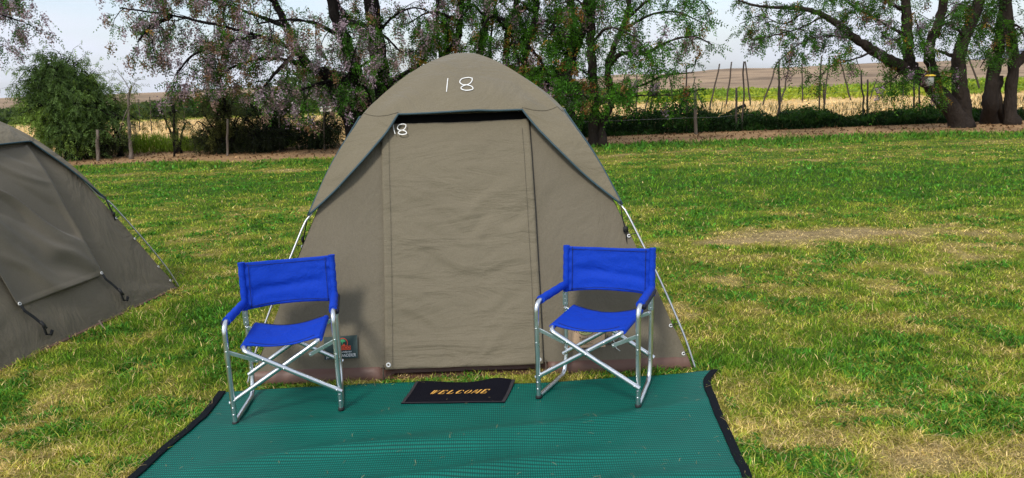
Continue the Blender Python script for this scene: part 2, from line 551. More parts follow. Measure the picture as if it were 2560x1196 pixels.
# the air itself
X1 = max(abs(xs).max(), 1.5*(D+1300))+20; Y0, Y1 = ys.min()-20, max(ys.max(), D+1300)+20
b = MB(); b.box((0, (Y0+Y1)/2, 70), (2*X1, Y1-Y0, 260))
m, nt, ns, ln = newmat('thin_haze')
o_ = N(nt, 'ShaderNodeOutputMaterial'); v_ = N(nt, 'ShaderNodeVolumePrincipled', inputs={'Color': (.95, .97, 1, 1), 'Density': HAZE, 'Anisotropy': .2})
ln.new(v_.outputs[0], o_.inputs['Volume'])
if HAZE: tag(b.build('haze', m, None, False), kind='stuff')

# ------------------------------------------------------------------ tents
TH = 1.235
TC = crom([(1.0, 0), (.95, .21), (.853, .52), (.72, .90), (.61, 1.18), (.46, 1.447), (.32, 1.61), (.20, 1.71), (.08, 1.775), (0, 1.79)], 8)
TCr = np.array([p[0] for p in TC]); TCz = np.array([p[1] for p in TC])
TCz = np.maximum.accumulate(TCz+np.arange(len(TCz))*1e-6)
ZE, ZT = 1.395, .885     # fly hem over the door, fly tips on the poles


def prof_r(z):
    return np.interp(z, TCz, TCr)


def prof_n(z):
    dz = .02
    dh = (prof_r(np.minimum(z+dz, 1.785))-prof_r(np.maximum(z-dz, 0)))*TH/(np.minimum(z+dz, 1.785)-np.maximum(z-dz, 0))
    no = 1/np.sqrt(1+dh*dh)
    return no, -dh*no      # outward, upward


def face_pt(k, x, z, off):
    """point on side k (0 = front, facing -Y) of the tent, off metres out of the pole line"""
    x = np.asarray(x, float); z = np.asarray(z, float); off = np.asarray(off, float)
    half = TH*prof_r(z)
    no, nu = prof_n(z)
    lx, ly, lz = x+0*z, -(half+off*no), z+off*nu
    a = k*math.pi/2; c, s = math.cos(a), math.sin(a)
    return np.stack([c*lx-s*ly, s*lx+c*ly, lz], -1)


def inset(z):
    z = np.asarray(z, float)
    return -.014-.016*sstep(0, .3, z)+.004*sstep(.85, 1.1, z)


def hem_x(k):
    return .365 if k % 2 == 0 else .50


def hem_curve(k, z):
    """half-width of the fly opening at height z (below ZE)"""
    t = np.clip((ZE-z)/(ZE-ZT), 0, 1)
    xt = TH*prof_r(ZT)
    return hem_x(k)+(xt-hem_x(k))*(t+.10*np.sin(np.pi*t)*(-1 if k % 2 == 0 else .3)*.6)


def face_wall(k, seed):
    zz = np.linspace(.07 if k == 0 else .018, 1.5, 66); vv = np.linspace(-1, 1, 71)
    Z, V = np.meshgrid(zz, vv, indexing='ij')
    X = V*(TH*prof_r(Z)+inset(Z))
    sag = -.025*(1-V**2)*np.sin(np.clip(Z/1.5, 0, 1)*np.pi)
    # tension folds fanning from the lower corners, soft billows elsewhere
    ang = np.arctan2(Z-.02, np.abs(np.abs(V)-1)*1.2+.05)
    wr = .006*(fbm(ang*5+seed, np.hypot(Z, V-1)*1.5, seed, 3)-.5)*np.exp(-Z*1.0)*2.5
    wr = wr+.010*(fbm(X*2.2+Z*1.3, Z*2.0-X*.8, seed+3, 4)-.5)
    return face_pt(k, X, Z, inset(Z)+sag+wr).reshape(-1, 3), grid_faces(len(zz), len(vv))


def merged(name, parts, mat, parent, smooth=True):
    vs = []; fs = []; n = 0
    for v, f in parts:
        vs.append(v); fs.append(f+n); n += len(v)
    return mesh_np(name, np.concatenate(vs), np.concatenate(fs), mat, parent, smooth)


def fly_face(k, seed):
    ncol = 9
    zs_low = np.linspace(ZT, ZE, 20)
    up = TCz[TCz > ZE]; up = np.unique(np.concatenate([np.linspace(ZE, 1.70, 14)[1:], up[up > 1.70]]))
    vx = hem_x(k)/(TH*prof_r(ZE))
    lv = np.linspace(-1, -vx, ncol); mid = np.linspace(-vx, vx, 21)
    cols = np.concatenate([lv, mid[1:-1], lv[::-1]*-1])
    nc = len(cols); V = []; F = []

    def off(z, x, half):
        """flare outward towards the free hem; nothing on the pole ridge"""
        hx = np.where(z < ZE, hem_curve(k, z), hem_x(k))
        dist = np.where(z < ZE, np.maximum(np.abs(x)-hx, 0)*.8, np.hypot(np.maximum(np.abs(x)-hx, 0), z-ZE))
        ridge = sstep(0, .16, half-np.abs(x))
        fl = (.055 if k % 2 == 0 else .022)*np.exp(-(dist/.15)**1.4)*ridge*np.where(z < ZE, np.clip((z-ZT)/.3, 0, 1)*(.55+.45*np.clip((z-ZE+.1)/.1, 0, 1)), 1)
        w = .030*(fbm(x*2.6+z*2.0+seed, z*3.0-x*1.1, seed, 3)-.5)*ridge*1.5
        w = w+.016*np.sin((np.abs(x)*5+z*16)+3*vnoise(x*4, z*4, seed+9))*ridge*np.exp(-((z-1.5)/.12)**2)*sstep(.25, .5, np.abs(x)/np.maximum(half, .05))
        w = w+.012*ridge*np.clip((z-ZE)/.1, 0, 1)*(1-np.abs(x)/np.maximum(half, .02))*(1 if k % 2 == 0 else .3)
        return fl+w*(1 if k % 2 == 0 else .25)
    nl = len(zs_low)
    rows = []
    for z in zs_low:
        half = TH*prof_r(z); hx = min(hem_curve(k, z), half-1e-4)
        l = np.linspace(-half, -hx, ncol); x = np.concatenate([l, -l[::-1]])
        rows.append(face_pt(k, x, np.full(len(x), z), off(np.full(len(x), z), x, half)))
    lowv = np.concatenate(rows); nlow = 2*ncol
    for i in range(nl-1):
        for j in range(nlow-1):
            if j == ncol-1: continue
            a = i*nlow+j; F.append((a, a+1, a+nlow+1, a+nlow))
    base = len(lowv)
    rows = []
    zall = np.concatenate([[ZE], up])
    for z in zall:
        half = TH*prof_r(z); x = cols*half
        zz = np.full(nc, z)
        rows.append(face_pt(k, x, zz, off(zz, x, half)))
    F += [tuple(q) for q in (grid_faces(len(zall), nc)+base)]
    V = np.concatenate([lowv]+rows)
    # hem polyline for the binding
    hem = []
    for z in zs_low:
        x = -hem_curve(k, z); half = TH*prof_r(z); hem.append(face_pt(k, x, z, off(z, x, half)+.003))
    for x in mid[1:-1]*TH*prof_r(ZE):
        hem.append(face_pt(k, x, ZE, off(ZE, x, TH*prof_r(ZE))+.003))
    for z in zs_low[::-1]:
        x = hem_curve(k, z); half = TH*prof_r(z); hem.append(face_pt(k, x, z, off(z, x, half)+.003))
    def seam():
        out = []
        for s in (-1, 1):
            p = []
            for t in np.linspace(0, 1, 8):
                x = s*(hem_x(k)+(TH*prof_r(ZE+.04)-hem_x(k))*t); z = ZE+.012+.03*t-.02*math.sin(t*math.pi)
                half = TH*prof_r(z)
                p.append(face_pt(k, x, z, off(z, x, half)+.001))
            out.append(p)
        return out
    return V, np.array(F), hem, off, seam()


def text_mesh(body, size, shear=0.0, spacing=1.0):
    cu = bpy.data.curves.new('text', 'FONT'); cu.body = body; cu.size = size; cu.shear = shear
    cu.align_x = 'CENTER'; cu.align_y = 'CENTER'; cu.space_character = spacing; cu.resolution_u = 3
    ob = bpy.data.objects.new('text', cu); COL.objects.link(ob)
    bpy.context.view_layer.update()
    dg = bpy.context.evaluated_depsgraph_get(); me = ob.evaluated_get(dg).to_mesh()
    v = np.array([tuple(q.co) for q in me.vertices]); f = [tuple(p.vertices) for p in me.polygons]
    ob.evaluated_get(dg).to_mesh_clear()
    bpy.data.objects.remove(ob); bpy.data.curves.remove(cu)
    return v, f


def ribbon(pts, w):
    """flat stroke along 2D points"""
    P = [np.array(p, float) for p in pts]; v = []; f = []
    for i in range(len(P)):
        t = P[min(i+1, len(P)-1)]-P[max(i-1, 0)]; t = t/(np.linalg.norm(t)+1e-9); n = np.array([-t[1], t[0]])
        q = w*(.82+.36*float(vnoise(i*.9, w*1e3, 3)))
        v += [P[i]+n*q/2, P[i]-n*q/2]
    for i in range(len(P)-1):
        f.append((2*i, 2*i+1, 2*i+3, 2*i+2))
    return np.array([(q[0], q[1], 0) for q in v]), f


def on_face(name, v2, f, k, x0, z0, off, mat, parent, rot=0.0):
    """lay a flat 2D shape (x right, y up the fabric) onto tent side k"""
    c, s = math.cos(rot), math.sin(rot)
    x = x0+c*v2[:, 0]-s*v2[:, 1]; u = s*v2[:, 0]+c*v2[:, 1]
    no, nu = prof_n(np.full(len(x), z0)); z = z0+u*no
    o = off(x, z) if callable(off) else np.full(len(x), off)
    return mesh_np(name, face_pt(k, x, z, o), [tuple(q) for q in f], mat, parent, False)


def rect(w, h, nx=8, nz=6):
    X, Z = np.meshgrid(np.linspace(-w/2, w/2, nx), np.linspace(-h/2, h/2, nz))
    return np.stack([X.ravel(), Z.ravel(), 0*X.ravel()], -1), [tuple(q) for q in grid_faces(nz, nx)]


def flap_panel(k, xl, xr, z0, z1, seed, amp, off=.018, hemw=.042, name='door_flap', mat=None, parent=None, slant=0.0):
    zz = np.linspace(z0, z1, 110); xx = np.linspace(xl, xr, 60)
    Z, X = np.meshgrid(zz, xx, indexing='ij')
    u = (X-xl)/(xr-xl)
    w = np.sin(np.pi*np.clip(u, 0, 1))**.45
    y = Z*9.5+1.3*(fbm(X*2.0, Z*1.2, seed, 3)-.5)*5+slant*X*6
    fold = (fbm(y, X*1.1, seed+2, 3)-.5)
    sharp = np.abs(fbm(y*.8+3, X*1.6+Z, seed+5, 3)-.5)
    if slant:
        q = Z*2.6+X*slant*2.4+.8*(fbm(X*2, Z*2, seed+8, 2)-.5)
        fold = fbm(q*1.7, X*.7-Z*.5, seed+2, 2)-.5; sharp = np.abs(fbm(q*2.0+3, X*.6, seed+5, 1)-.5)
    d = amp*(fold*1.5-sharp*1.1)*w*(.55+.45*np.sin(np.clip((Z-z0)/(z1-z0), 0, 1)*np.pi))
    hem = np.where((X-xl < hemw) | (xr-X < hemw), .003, 0)+.003*((Z-z0) < .03)
    ins = inset(np.maximum(Z, .02))
    ins = ins-.025*(1-(X/(TH*prof_r(Z)+ins))**2)*np.sin(np.clip(Z/1.5, 0, 1)*np.pi)
    v = face_pt(k, X, Z, ins+off+np.maximum(d, -.008 if not slant else -.024)+hem).reshape(-1, 3)
    o = mesh_np(name, v, grid_faces(len(zz), len(xx)), mat, parent, True)
    sol = o.modifiers.new('thickness', 'SOLIDIFY'); sol.thickness = .003; sol.offset = -1
    return o


def dsag(x, z):
    i = float(inset(z))
    return i-.025*(1-(x/(TH*float(prof_r(z))+i))**2)*math.sin(min(z/1.5, 1)*math.pi)


def make_tent(name, marks):
    T = empty(name)
    walls = [face_wall(k, 20+k) for k in range(4)]
    merged('tent_wall', walls, M['wall'], T)
    # groundsheet: brown tub that shows as a skirt under the walls
    gs = []
    for k in range(4):
        zz = np.array([0.0, .02, .045, .07, .085])*(1 if k == 0 else .3); vv = np.linspace(-1, 1, 60)
        Z, V = np.meshgrid(zz, vv, indexing='ij')
        X = V*(TH*prof_r(Z)-.012)
        o = np.interp(Z, zz, [.004, .010, .006, .0, -.022])-.014+.010*(fbm(X*5, Z*9, 60+k, 3)-.5)-(.09*sstep(-.48, -.46, X)*(1-sstep(.385, .405, X)) if k == 0 else 0)
        gs.append((face_pt(k, X, Z, o).reshape(-1, 3), grid_faces(5, 60)))
    fl = np.array([(-TH+.02, -TH+.02, .006), (TH-.02, -TH+.02, .006), (TH-.02, TH-.02, .006), (-TH+.02, TH-.02, .006)])
    gs.append((fl, np.array([[0, 1, 2, 3]])))
    merged('groundsheet', gs, M['brown_pvc'], T)
    # fly
    flies = [fly_face(k, 30+k) for k in range(4)]
    merged('fly_sheet', [(q[0], q[1]) for q in flies], M['fly'], T)
    for k in range(4):
        b = MB(); b.tube(flies[k][2], .0065, 6); b.build('hem_binding', M['binding'], T)
    for k in range(4):
        for p in flies[k][4]:
            b = MB(); b.tube(p, .0016, 5); b.build('fly_seam', M['seam'], T)
    # poles along the four ridges, joined at the crown
    for k in range(4):
        a = -math.pi/4-math.pi/2*(1-k)
        b = MB(); pts = []
        for r, z in TC:
            q = (TH*r+.004-.022*float(sstep(.84, .95, z)))*math.sqrt(2); pts.append((q*math.cos(a), q*math.sin(a), max(z-.012*float(sstep(.84, .95, z)), -.03)))
        b.tube(pts, .0062, 8); b.build('tent_pole', M['steel'], T)
    # clips: white rings on the wall corners hooked to the pole
    for k in range(4):
        a = math.pi/2*k; c, s = math.cos(a), math.sin(a)
        for z in (.09, .24, .52, .72):
            half = TH*float(prof_r(z)); i = float(inset(z))
            q = face_pt(k, half+i-.014, z, i+.006); e = face_pt(k, half+.004, z+.006, .004)
            no, nu = prof_n(z); nrm = Vector((c*0+s*no, s*0-c*no, nu))
            b = MB(); b.torus(q, nrm, .0075, .0034, 14, 6)
            o = b.build('ring', M['white_ring'], T)
            b = MB(); b.tube([q, (np.array(q)+np.array(e))/2+np.array([0, 0, .006]), e], .0025, 6); b.build('hook', M['zip'], o)
        # strap and buckle at the tip of the fly
        z = ZT; half = TH*float(prof_r(z))
        p0 = face_pt(k, half-.006, z+.015, .006); p1 = face_pt(k, half-.004, z-.06, -.004)
        p2 = face_pt(k, half+.012, z-.14, -.018); p3 = np.array(face_pt(k, half+.018, z-.14, -.012))-np.array([0, 0, .085])
        b = MB(); b.tube([p0, p1, p2, p3], .011, 8, flat=.25); o = b.build('strap', M['webbing'], T)
        b = MB(); b.box(np.array(p2)+np.array([0, 0, .01]), (.028, .012, .034), Matrix.Rotation(a, 3, 'Z'), .003); b.build('buckle', M['rubber'], o)
    # front door: a canvas panel hanging over the opening, zipped down its right side
    flap_panel(0, -.475, .40, .062, 1.380, 4, .021, .016, parent=T, mat=M['door'])
    # black strip painted for the darkness inside the unzipped gap above the door
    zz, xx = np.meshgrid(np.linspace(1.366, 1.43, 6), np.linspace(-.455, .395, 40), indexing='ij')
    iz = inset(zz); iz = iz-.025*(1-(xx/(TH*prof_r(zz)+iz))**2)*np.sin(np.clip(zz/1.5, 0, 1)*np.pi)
    mesh_np('door_gap_shade', face_pt(0, xx, zz, iz+.004).reshape(-1, 3), grid_faces(8, 40), M['gap'], T, True)
    b = MB(); pts = [face_pt(0, .404, z, dsag(.404, z)+.010) for z in np.linspace(.07, 1.380, 30)]
    b.tube(pts, .0018, 6); b.build('zip', M['zip'], T)
    for xs_ in (-.475+.043, .40-.043):
        b = MB(); b.tube([face_pt(0, xs_, z, dsag(xs_, z)+.0220) for z in np.linspace(.07, 1.33, 40)], .0009, 5)
        b.build('stitching', M['seam'], T)
    for x in (-.455, .378):
        b = MB(); q = face_pt(0, x, .086, dsag(x, .086)+.0255); b.torus(q, (0, -1, .15), .0095, .0043, 16, 8); b.build('grommet', M['white_ring'], T)
        b = MB(); b.tube([face_pt(0, x+(-.03 if x < 0 else .035), z, float(inset(.05))+.02) for z in (.085, .04, -.005)], .011, 6, flat=.3); b.build('tie_tab', M['seam'], T)
    # side windows covered by flaps, toggled down
    for k in (1, 3):
        flap_panel(k, -.40, .46, .34, 1.38, 50+k, .11, .030, name='window_flap', mat=M['flap'], parent=T, slant=1.0)
        for x in (-.385, .445):
            q = np.array(face_pt(k, x, .355, float(inset(.355))+.022))
            a = k*math.pi/2
            b = MB(); b.torus(q, (math.sin(a), -math.cos(a), .3), .0095, .0042, 14, 6); r_ = b.build('ring', M['white_ring'], T)
            dn = lambda dx, z, o: np.array(face_pt(k, x+dx, z, float(inset(z))+o))
            b = MB(); b.tube([q, dn(.012, .30, .02), dn(.05, .24, .024), dn(.085, .17, .024), dn(.07, .10, .026), dn(.10, .09, .03), dn(.13, .115, .03)], .012, 8, flat=.22)
            b.build('tie_strap', M['webbing'], T)
            b = MB(); b.tube([dn(.072, .20, .034), dn(.085, .14, .036)], .018, 8, flat=.5); b.build('toggle', M['rubber'], T)
    if marks:
        offF = flies[0][3]

        def fo(x, z):
            return offF(z, x, TH*prof_r(z))+.006
        def strokes(lst, name, k, off, w):
            for pts in lst:
                v, f = ribbon(crom(pts, 6), w)
                x, z = v[:, 0], v[:, 1]
                mesh_np(name, face_pt(k, x, z, off(x, z)), f, M['chalk'], T)
        # hand drawn 18 on the fly
        e8 = [(.0, .098), (-.028, .105), (-.07, .095), (-.085, .066), (-.066, .046), (-.03, .042), (.0, .03), (.006, .008), (-.04, .0), (-.075, .014), (-.062, .034), (-.02, .05), (.0, .074), (.002, .1)]
        z0 = 1.515
        strokes([[(-.076, 1.600), (-.078, 1.555), (-.081, 1.512)], [(.071+p[0]*.86, z0+p[1]*.84) for p in e8]], 'chalk_digit', 0, fo, .0054)
        # smaller 18 on the door, under the hem
        strokes([[(-.404, 1.365), (-.400, 1.34), (-.392, 1.312)], [(-.330+p[0]*.58, 1.308+p[1]*.56) for p in e8]], 'chalk_digit', 0, lambda x, z: inset(z)+.030, .0050)
        # dark green maker's patch, low left
        px_, pz_, rt = -.718, .186, .03
        L = lambda x, z: inset(z)+.018
        L2 = lambda x, z: inset(z)+.0205
        L3 = lambda x, z: inset(z)+.0225
        pt = on_face('sewn_label', *rect(.185, .125), 0, px_, pz_, L, M['patch_green'], T, rt)
        def put(v, f, dx, dz, mat, nm, par, lay, X0, Z0, rot):
            v = np.array(v, float).copy(); v[:, 0] += dx; v[:, 1] += dz
            return on_face(nm, v, f, 0, X0, Z0, lay, mat, par, rot)
        w = [(.028*math.cos(a), .028*math.sin(a)) for a in np.linspace(0, 2*math.pi, 28)]
        put(*ribbon(w, .0035), 0.01, .022, M['orange'], 'emblem_ring', pt, L2, px_, pz_, rt)
        vs = []; fs = []; n = 0
        for a in (20, 60, 95, 130, 165):
            l = np.radians(a); r2, f2 = ribbon([(0, 0), (.011*math.cos(l), .011*math.sin(l)), (.018*math.cos(l*.97), .018*math.sin(l)-.003)], .007)
            vs.append(r2); fs += [tuple(i+n for i in q) for q in f2]; n += len(r2)
        r2, f2 = ribbon([(0, 0), (-.002, -.016)], .004); vs.append(r2); fs += [tuple(i+n for i in q) for q in f2]
        put(np.concatenate(vs), fs, .01, .03, M['print_leaf'], 'emblem_tree', pt, L2, px_, pz_, rt)
        put(np.array([(-.014, -.004, 0), (.016, -.004, 0), (.006, .012, 0)]), [(0, 1, 2)], .014, .008, M['orange'], 'emblem_tent', pt, L3, px_, pz_, rt)
        put(*rect(.094, .022, 6, 3), .008, -.004, M['orange'], 'name_bar', pt, L2, px_, pz_, rt)
        put(*text_mesh('TENTCO', .023, 0, 1.0), .008, -.004, M['print_black'], 'lettering', pt, L3, px_, pz_, rt)
        put(*text_mesh('No Boundaries', .0165, .3), .008, -.025, M['print_white'], 'lettering', pt, L3, px_, pz_, rt)
        v, f = text_mesh('JUNIOR WANDERER', .0215); v[:, 0] *= .165/(np.ptp(v[:, 0])); v[:, 1] *= 1.15
        put(v, f, .001, -.046, M['print_white'], 'lettering', pt, L3, px_, pz_, rt)
        # kraft coloured hire label, low right
        px_, pz_, rt = .645, .214, .0
        pt = on_face('hire_label', *rect(.205, .155), 0, px_, pz_, L, M['patch_kraft'], T, rt)
        e = [(.040*math.cos(a), .021*math.sin(a)) for a in np.linspace(0, 2*math.pi, 36)]
        v = np.array([(q[0], q[1], 0) for q in e[:-1]]); put(v, [tuple(range(len(v)))], 0, .012, M['print_yellow'], 'emblem_oval', pt, L2, px_, pz_, rt)
        put(*ribbon(e, .002), 0, .012, M['print_black'], 'emblem_outline', pt, L3, px_, pz_, rt)
        vs = []; fs = []; n = 0
        for s in (-1, 1):
            for q in ([(s*.012, .055), (s*.036, .042), (s*.052, .014), (s*.053, -.004)], [(s*.02, .058), (s*.052, .042), (s*.064, .010), (s*.062, .0)]):
                r2, f2 = ribbon(crom(q, 4), .0025); vs.append(r2); fs += [tuple(i+n for i in w_) for w_ in f2]; n += len(r2)
        put(np.concatenate(vs), fs, 0, .010, M['print_black'], 'emblem_tent', pt, L2, px_, pz_, rt)
        v, f = text_mesh('CAMP', .030); v[:, 0] *= .8; put(v, f, 0, .014, M['print_black'], 'lettering', pt, L3, px_, pz_, rt)
        v, f = text_mesh('Tent Hire', .028); v[:, 0] *= .72; put(v, f, 0, -.028, M['print_black'], 'lettering', pt, L3, px_, pz_, rt)
        v, f = text_mesh('© CampTent', .013); put(v, f, 0, -.057, M['print_black'], 'lettering', pt, L3, px_, pz_, rt)
        # loose cord end beside the label
        b = MB(); b.tube([face_pt(0, .80, .235, -.03), face_pt(0, .795, .18, -.025), face_pt(0, .81, .13, -.02), face_pt(0, .83, .115, -.02)], .003, 5); b.build('cord', M['white_ring'], T)
        b = MB(); b.tube(crom([face_pt(0, .765, .20, -.02), face_pt(0, .765, .155, -.018), face_pt(0, .80, .16, -.014), face_pt(0, .835, .19, -.02)], 5), .0022, 5); b.build('cord', M['zip'], T)
    return T


T1 = make_tent('dome_tent', True)
# this tent leans a little to one side towards its crown
for o in T1.children_recursive:
    n = len(o.data.vertices); c = np.empty(n*3, np.float32); o.data.vertices.foreach_get('co', c)
    c = c.reshape(-1, 3); c[:, 0] -= np.interp(c[:, 2], [0, .5, .9, 1.2, 1.45, 1.6, 1.8], [0, .005, .012, .020, .029, .032, .032])
    o.data.vertices.foreach_set('co', c.ravel()); o.data.update()
T1.location = (-.25, 5.07, 0)
tag(T1, 'olive dome tent with a chalked 18 over its closed canvas door, whole in view', 'tent', 'olive canvas dome tents on the lawn')
T2 = make_tent('dome_tent', False)
sc2 = .915; yaw2 = math.radians(-9)
T2.scale = (sc2,)*3; T2.rotation_euler = (0, 0, yaw2)
ch, sh = math.cos(yaw2), math.sin(yaw2); hh = TH*sc2
T2.location = (-2.79-(ch*hh-sh*hh), 5.97-(sh*hh+ch*hh), 0)
tag(T2, 'olive dome tent cut off by the picture edge, showing its strapped window flap', 'tent', 'olive canvas dome tents on the lawn')


# tent peg at the left tent
b = MB(); q = G(262, 822); b.tube([q+np.array([-.05, .03, .05]), q+np.array([.02, -.012, -.03])], .006, 7)
b.tube([q+np.array([-.05, .03, .05]), q+np.array([-.04, .05, .045])], .005, 7)
tag(b.build('tent_peg', M['post_wood']), 'short rusty tent peg under the hem of the cut off tent', 'tent peg')


# ------------------------------------------------------------------ chairs
def make_chair(name, seed, rack=0.0):
    C0 = empty(name)
    HW = .25; HR = .227; rt = .0122
    B = lambda: MB()
    for s in (-1, 1):
        x = s*HW; xr = s*HR
        # front leg, bent over at the top into the arm
        p = fillet([(x, -.17, .012), (x, -.17, .508), (xr, .203, .503)], .055, 7)
        b = MB(); b.tube(p, rt, 12)
        for z in (.055, .09): b.dome((x-.0, -.17-rt+.001, z), (0, -1, 0), .006)
        for z in (.375, .30): b.dome((x+s*0, -.17-rt+.001, z), (0, -1, 0), .005)
        leg = b.build('front_leg', M['alu'], C0, True, 50)
        b = MB(); b.tube([(x, -.17, -.001), (x, -.17, .018)], rt+.0025, 12); b.build('foot_cap', M['rubber'], leg)
        # rear upright, bent at the bottom into the runner that comes forward to the front foot
        p = fillet([(xr, .220, .700), (xr, .195, .43), (xr, .180, .10), (xr, .145, .0125), (x, -.155, .0125)], .045, 6)
        b = MB(); b.tube(p, rt, 12)
        for z in (.12, .155, .38): b.dome((xr, .18-rt, z), (0, -1, 0), .005)
        leg = b.build('rear_leg', M['alu'], C0, True, 50)
        b = MB(); b.box((xr, .196-rt-.001, .425), (.026, .007, .075), None, .002)
        for z in (.40, .425, .45): b.dome((xr, .196-rt-.004, z), (0, -1, 0), .005)
        b.build('bracket', M['alu'], leg, True, 40)
        # padded sleeve on the arm
        pts = [(x+(xr-x)*(yy+.17)/.373, yy, .5075-.004*(yy+.12)/.3) for yy in np.linspace(-.118, .178, 12)]
        b = MB(); b.tube(pts, [.0205+.0012*math.sin(i*1.9+seed) for i in range(12)], 14)
        arm = b.build('armrest', M['blue'], C0, True, 50)
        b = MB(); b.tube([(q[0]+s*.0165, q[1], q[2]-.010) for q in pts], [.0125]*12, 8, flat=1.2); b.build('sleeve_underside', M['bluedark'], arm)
        # folding links
        for (ya, yb, za, zb) in ((-.156, -.150, .362, .305), (.172, .165, .375, .352)):
            b = MB()
            xa, xb = (x if ya < 0 else xr)-s*.006, x-s*(.125 if ya < 0 else .085)
            m_ = Vector(((xa+xb)/2, (ya+yb)/2, (za+zb)/2)); d = Vector((xb-xa, yb-ya, zb-za))
            R = d.to_track_quat('X', 'Z').to_matrix()
            b.box(m_, (d.length+.016, .007, .020), R, .003)
            b.dome((xa, ya-.005, za), (0, -1, 0), .006); b.dome((xb, yb-.005, zb), (0, -1, 0), .006)
            b.build('link_bar', M['alu'], C0, True, 40)
    # crossing frames: front diagonal, seat rail, rear diagonal in one bent tube
    RX = .176; RZ = .382
    for s, yf, yr in ((-1, -.196, .205), (1, -.166, .172)):
        p = fillet([(s*-.262, yf, .112), (s*RX*.92, yf, RZ-.012), (s*RX, yf+.03, RZ), (s*RX, yr-.03, RZ), (s*RX*.92, yr, RZ-.012), (s*-.240, yr, .118)], .035, 6)
        b = MB(); b.tube(p, .0118, 12)
        for fr_ in (.05, .605, .82):
            b.dome((s*(-.262+(.262+RX*.92)*fr_), yf-.0113, .112+(RZ-.012-.112)*fr_), (0, -1, 0), .0055)
        b.build('cross_brace', M['alu'], C0, True, 50)
    # seat: sling between the rails, sleeves round them
    nu, nv = 41, 15
    U, V = np.meshgrid(np.linspace(-1, 1, nu), np.linspace(-.158, .176, nv), indexing='ij')
    ys_ = V+.012*np.cos(U*np.pi/2)*(V > 0)*0
    Zs = RZ+.012-.027*(1-U**2)+.006*(fbm(U*3+seed, V*14, seed, 3)-.5)
    Vs = np.stack([U*(RX+.002), ys_+.010*(1-U**2)*np.where(V < 0, 1, -1)*np.abs(V)/.17, Zs], -1).reshape(-1, 3)
    seat = mesh_np('seat', Vs, grid_faces(nu, nv), M['blue'], C0, True)
    so = seat.modifiers.new('thickness', 'SOLIDIFY'); so.thickness = .007; so.offset = 0
    for s in (-1, 1):
        b = MB(); yy = np.linspace(-.158, .176, 12)
        b.tube([(s*RX, q, RZ) for q in yy], [.0148]*12, 12); b.build('seat_sleeve', M['blue'], seat, True, 50)
    # back: sling between the uprights
    nu, nv = 61, 27
    U, Wz = np.meshgrid(np.linspace(-1, 1, nu), np.linspace(0, 1, nv), indexing='ij')
    zz = .462+Wz*(.708-.462)+.010*(1-U**2)*np.where(Wz > .5, -1, 1)*np.abs(Wz-.5)*2*(.7 if seed % 2 else 1.0)
    zz = zz+.006*(fbm(U*1.6+seed, U*0, seed, 2)-.5)*(1-U**2)*2
    yy = np.interp(.462+Wz*.246, [.43, .70], [.195, .220])+.030*(1-U**2)-.004
    yy = yy+(.010*(fbm(U*1.6+Wz*2.2+seed, Wz*3.5-U*.9, seed+2, 3)-.5)+.010*np.exp(-((Wz-.42-.10*U*(1 if seed % 2 else -1))/.10)**2)*(1-U**2)+.004*np.sin(Wz*26+3*U)*np.exp(-((np.abs(U)-.93)/.08)**2))
    Vs = np.stack([U*(HR+.006), yy, zz], -1).reshape(-1, 3)
    back = mesh_np('backrest', Vs, grid_faces(nu, nv), M['blue'], C0, True)
    so = back.modifiers.new('thickness', 'SOLIDIFY'); so.thickness = .005; so.offset = 0
    for s in (-1, 1):
        b = MB(); zq = np.linspace(.462, .710, 14)
        b.tube([(s*HR, float(np.interp(z, [.43, .70], [.195, .220])), z) for z in zq], [.0165+.0018*math.sin(i*2.3+seed*s) for i in range(14)], 14)
        b.build('back_sleeve', M['blue'], back, True, 50)
        b = MB()
        b.tube([(s*(HR-.034), float(np.interp(z, [.43, .70], [.195, .220]))-.0045, z) for z in np.linspace(.467, .703, 10)], .0013, 5)
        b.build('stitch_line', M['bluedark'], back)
    for zl in (.478, .692):
        b = MB()
        yb_ = float(np.interp(zl, [.43, .70], [.195, .220]))
        b.tube([(u*HR*.88, yb_+.030*(1-u*u)-.0075, zl+.010*(1-u*u)*(-.8 if zl > .6 else .8)) for u in np.linspace(-1, 1, 17)], .0012, 4)
        b.build('stitch_line', M['bluedark'], back)
    for yl in (-.140, .158):
        b = MB(); b.tube([(u*RX*.86, yl, RZ+.0165-.027*(1-u*u)) for u in np.linspace(-1, 1, 13)], .0012, 4)
        b.build('stitch_line', M['bluedark'], seat)
    if rack:      # the folding frame stands a little racked: its back is pushed sideways
        for o in C0.children_recursive:
            n = len(o.data.vertices); c = np.empty(n*3, np.float32); o.data.vertices.foreach_get('co', c)
            c = c.reshape(-1, 3); c[:, 0] += rack*(c[:, 1]+.17); o.data.vertices.foreach_set('co', c.ravel()); o.data.update()
    return C0


chairs = []
for i, (fl, fr, sd, lab) in enumerate((((583, 1073), (861, 1035), 3, 'blue folding chair beside the dark green sewn label, leftmost on the mat'),
                                       ((1346, 1008), (1596, 1027), 8, 'blue folding chair in front of the kraft hire label, its back edge level'))):
    a = G(*fl); c = G(*fr)
    ch_ = make_chair('camping_chair', sd, .12 if i else .10)
    ang = math.atan2(c[1]-a[1], c[0]-a[0])-(math.radians(2.5) if i else 0)
    mid = (a+c)/2
    ch_.rotation_euler = (0, 0, ang)
    off = Vector((0, .17, 0)); off.rotate(ch_.rotation_euler)
    ch_.location = (mid[0]+off.x, mid[1]+off.y, .020)
    tag(ch_, lab, 'chair', 'blue camping chairs on the green mat')
    chairs.append(ch_)

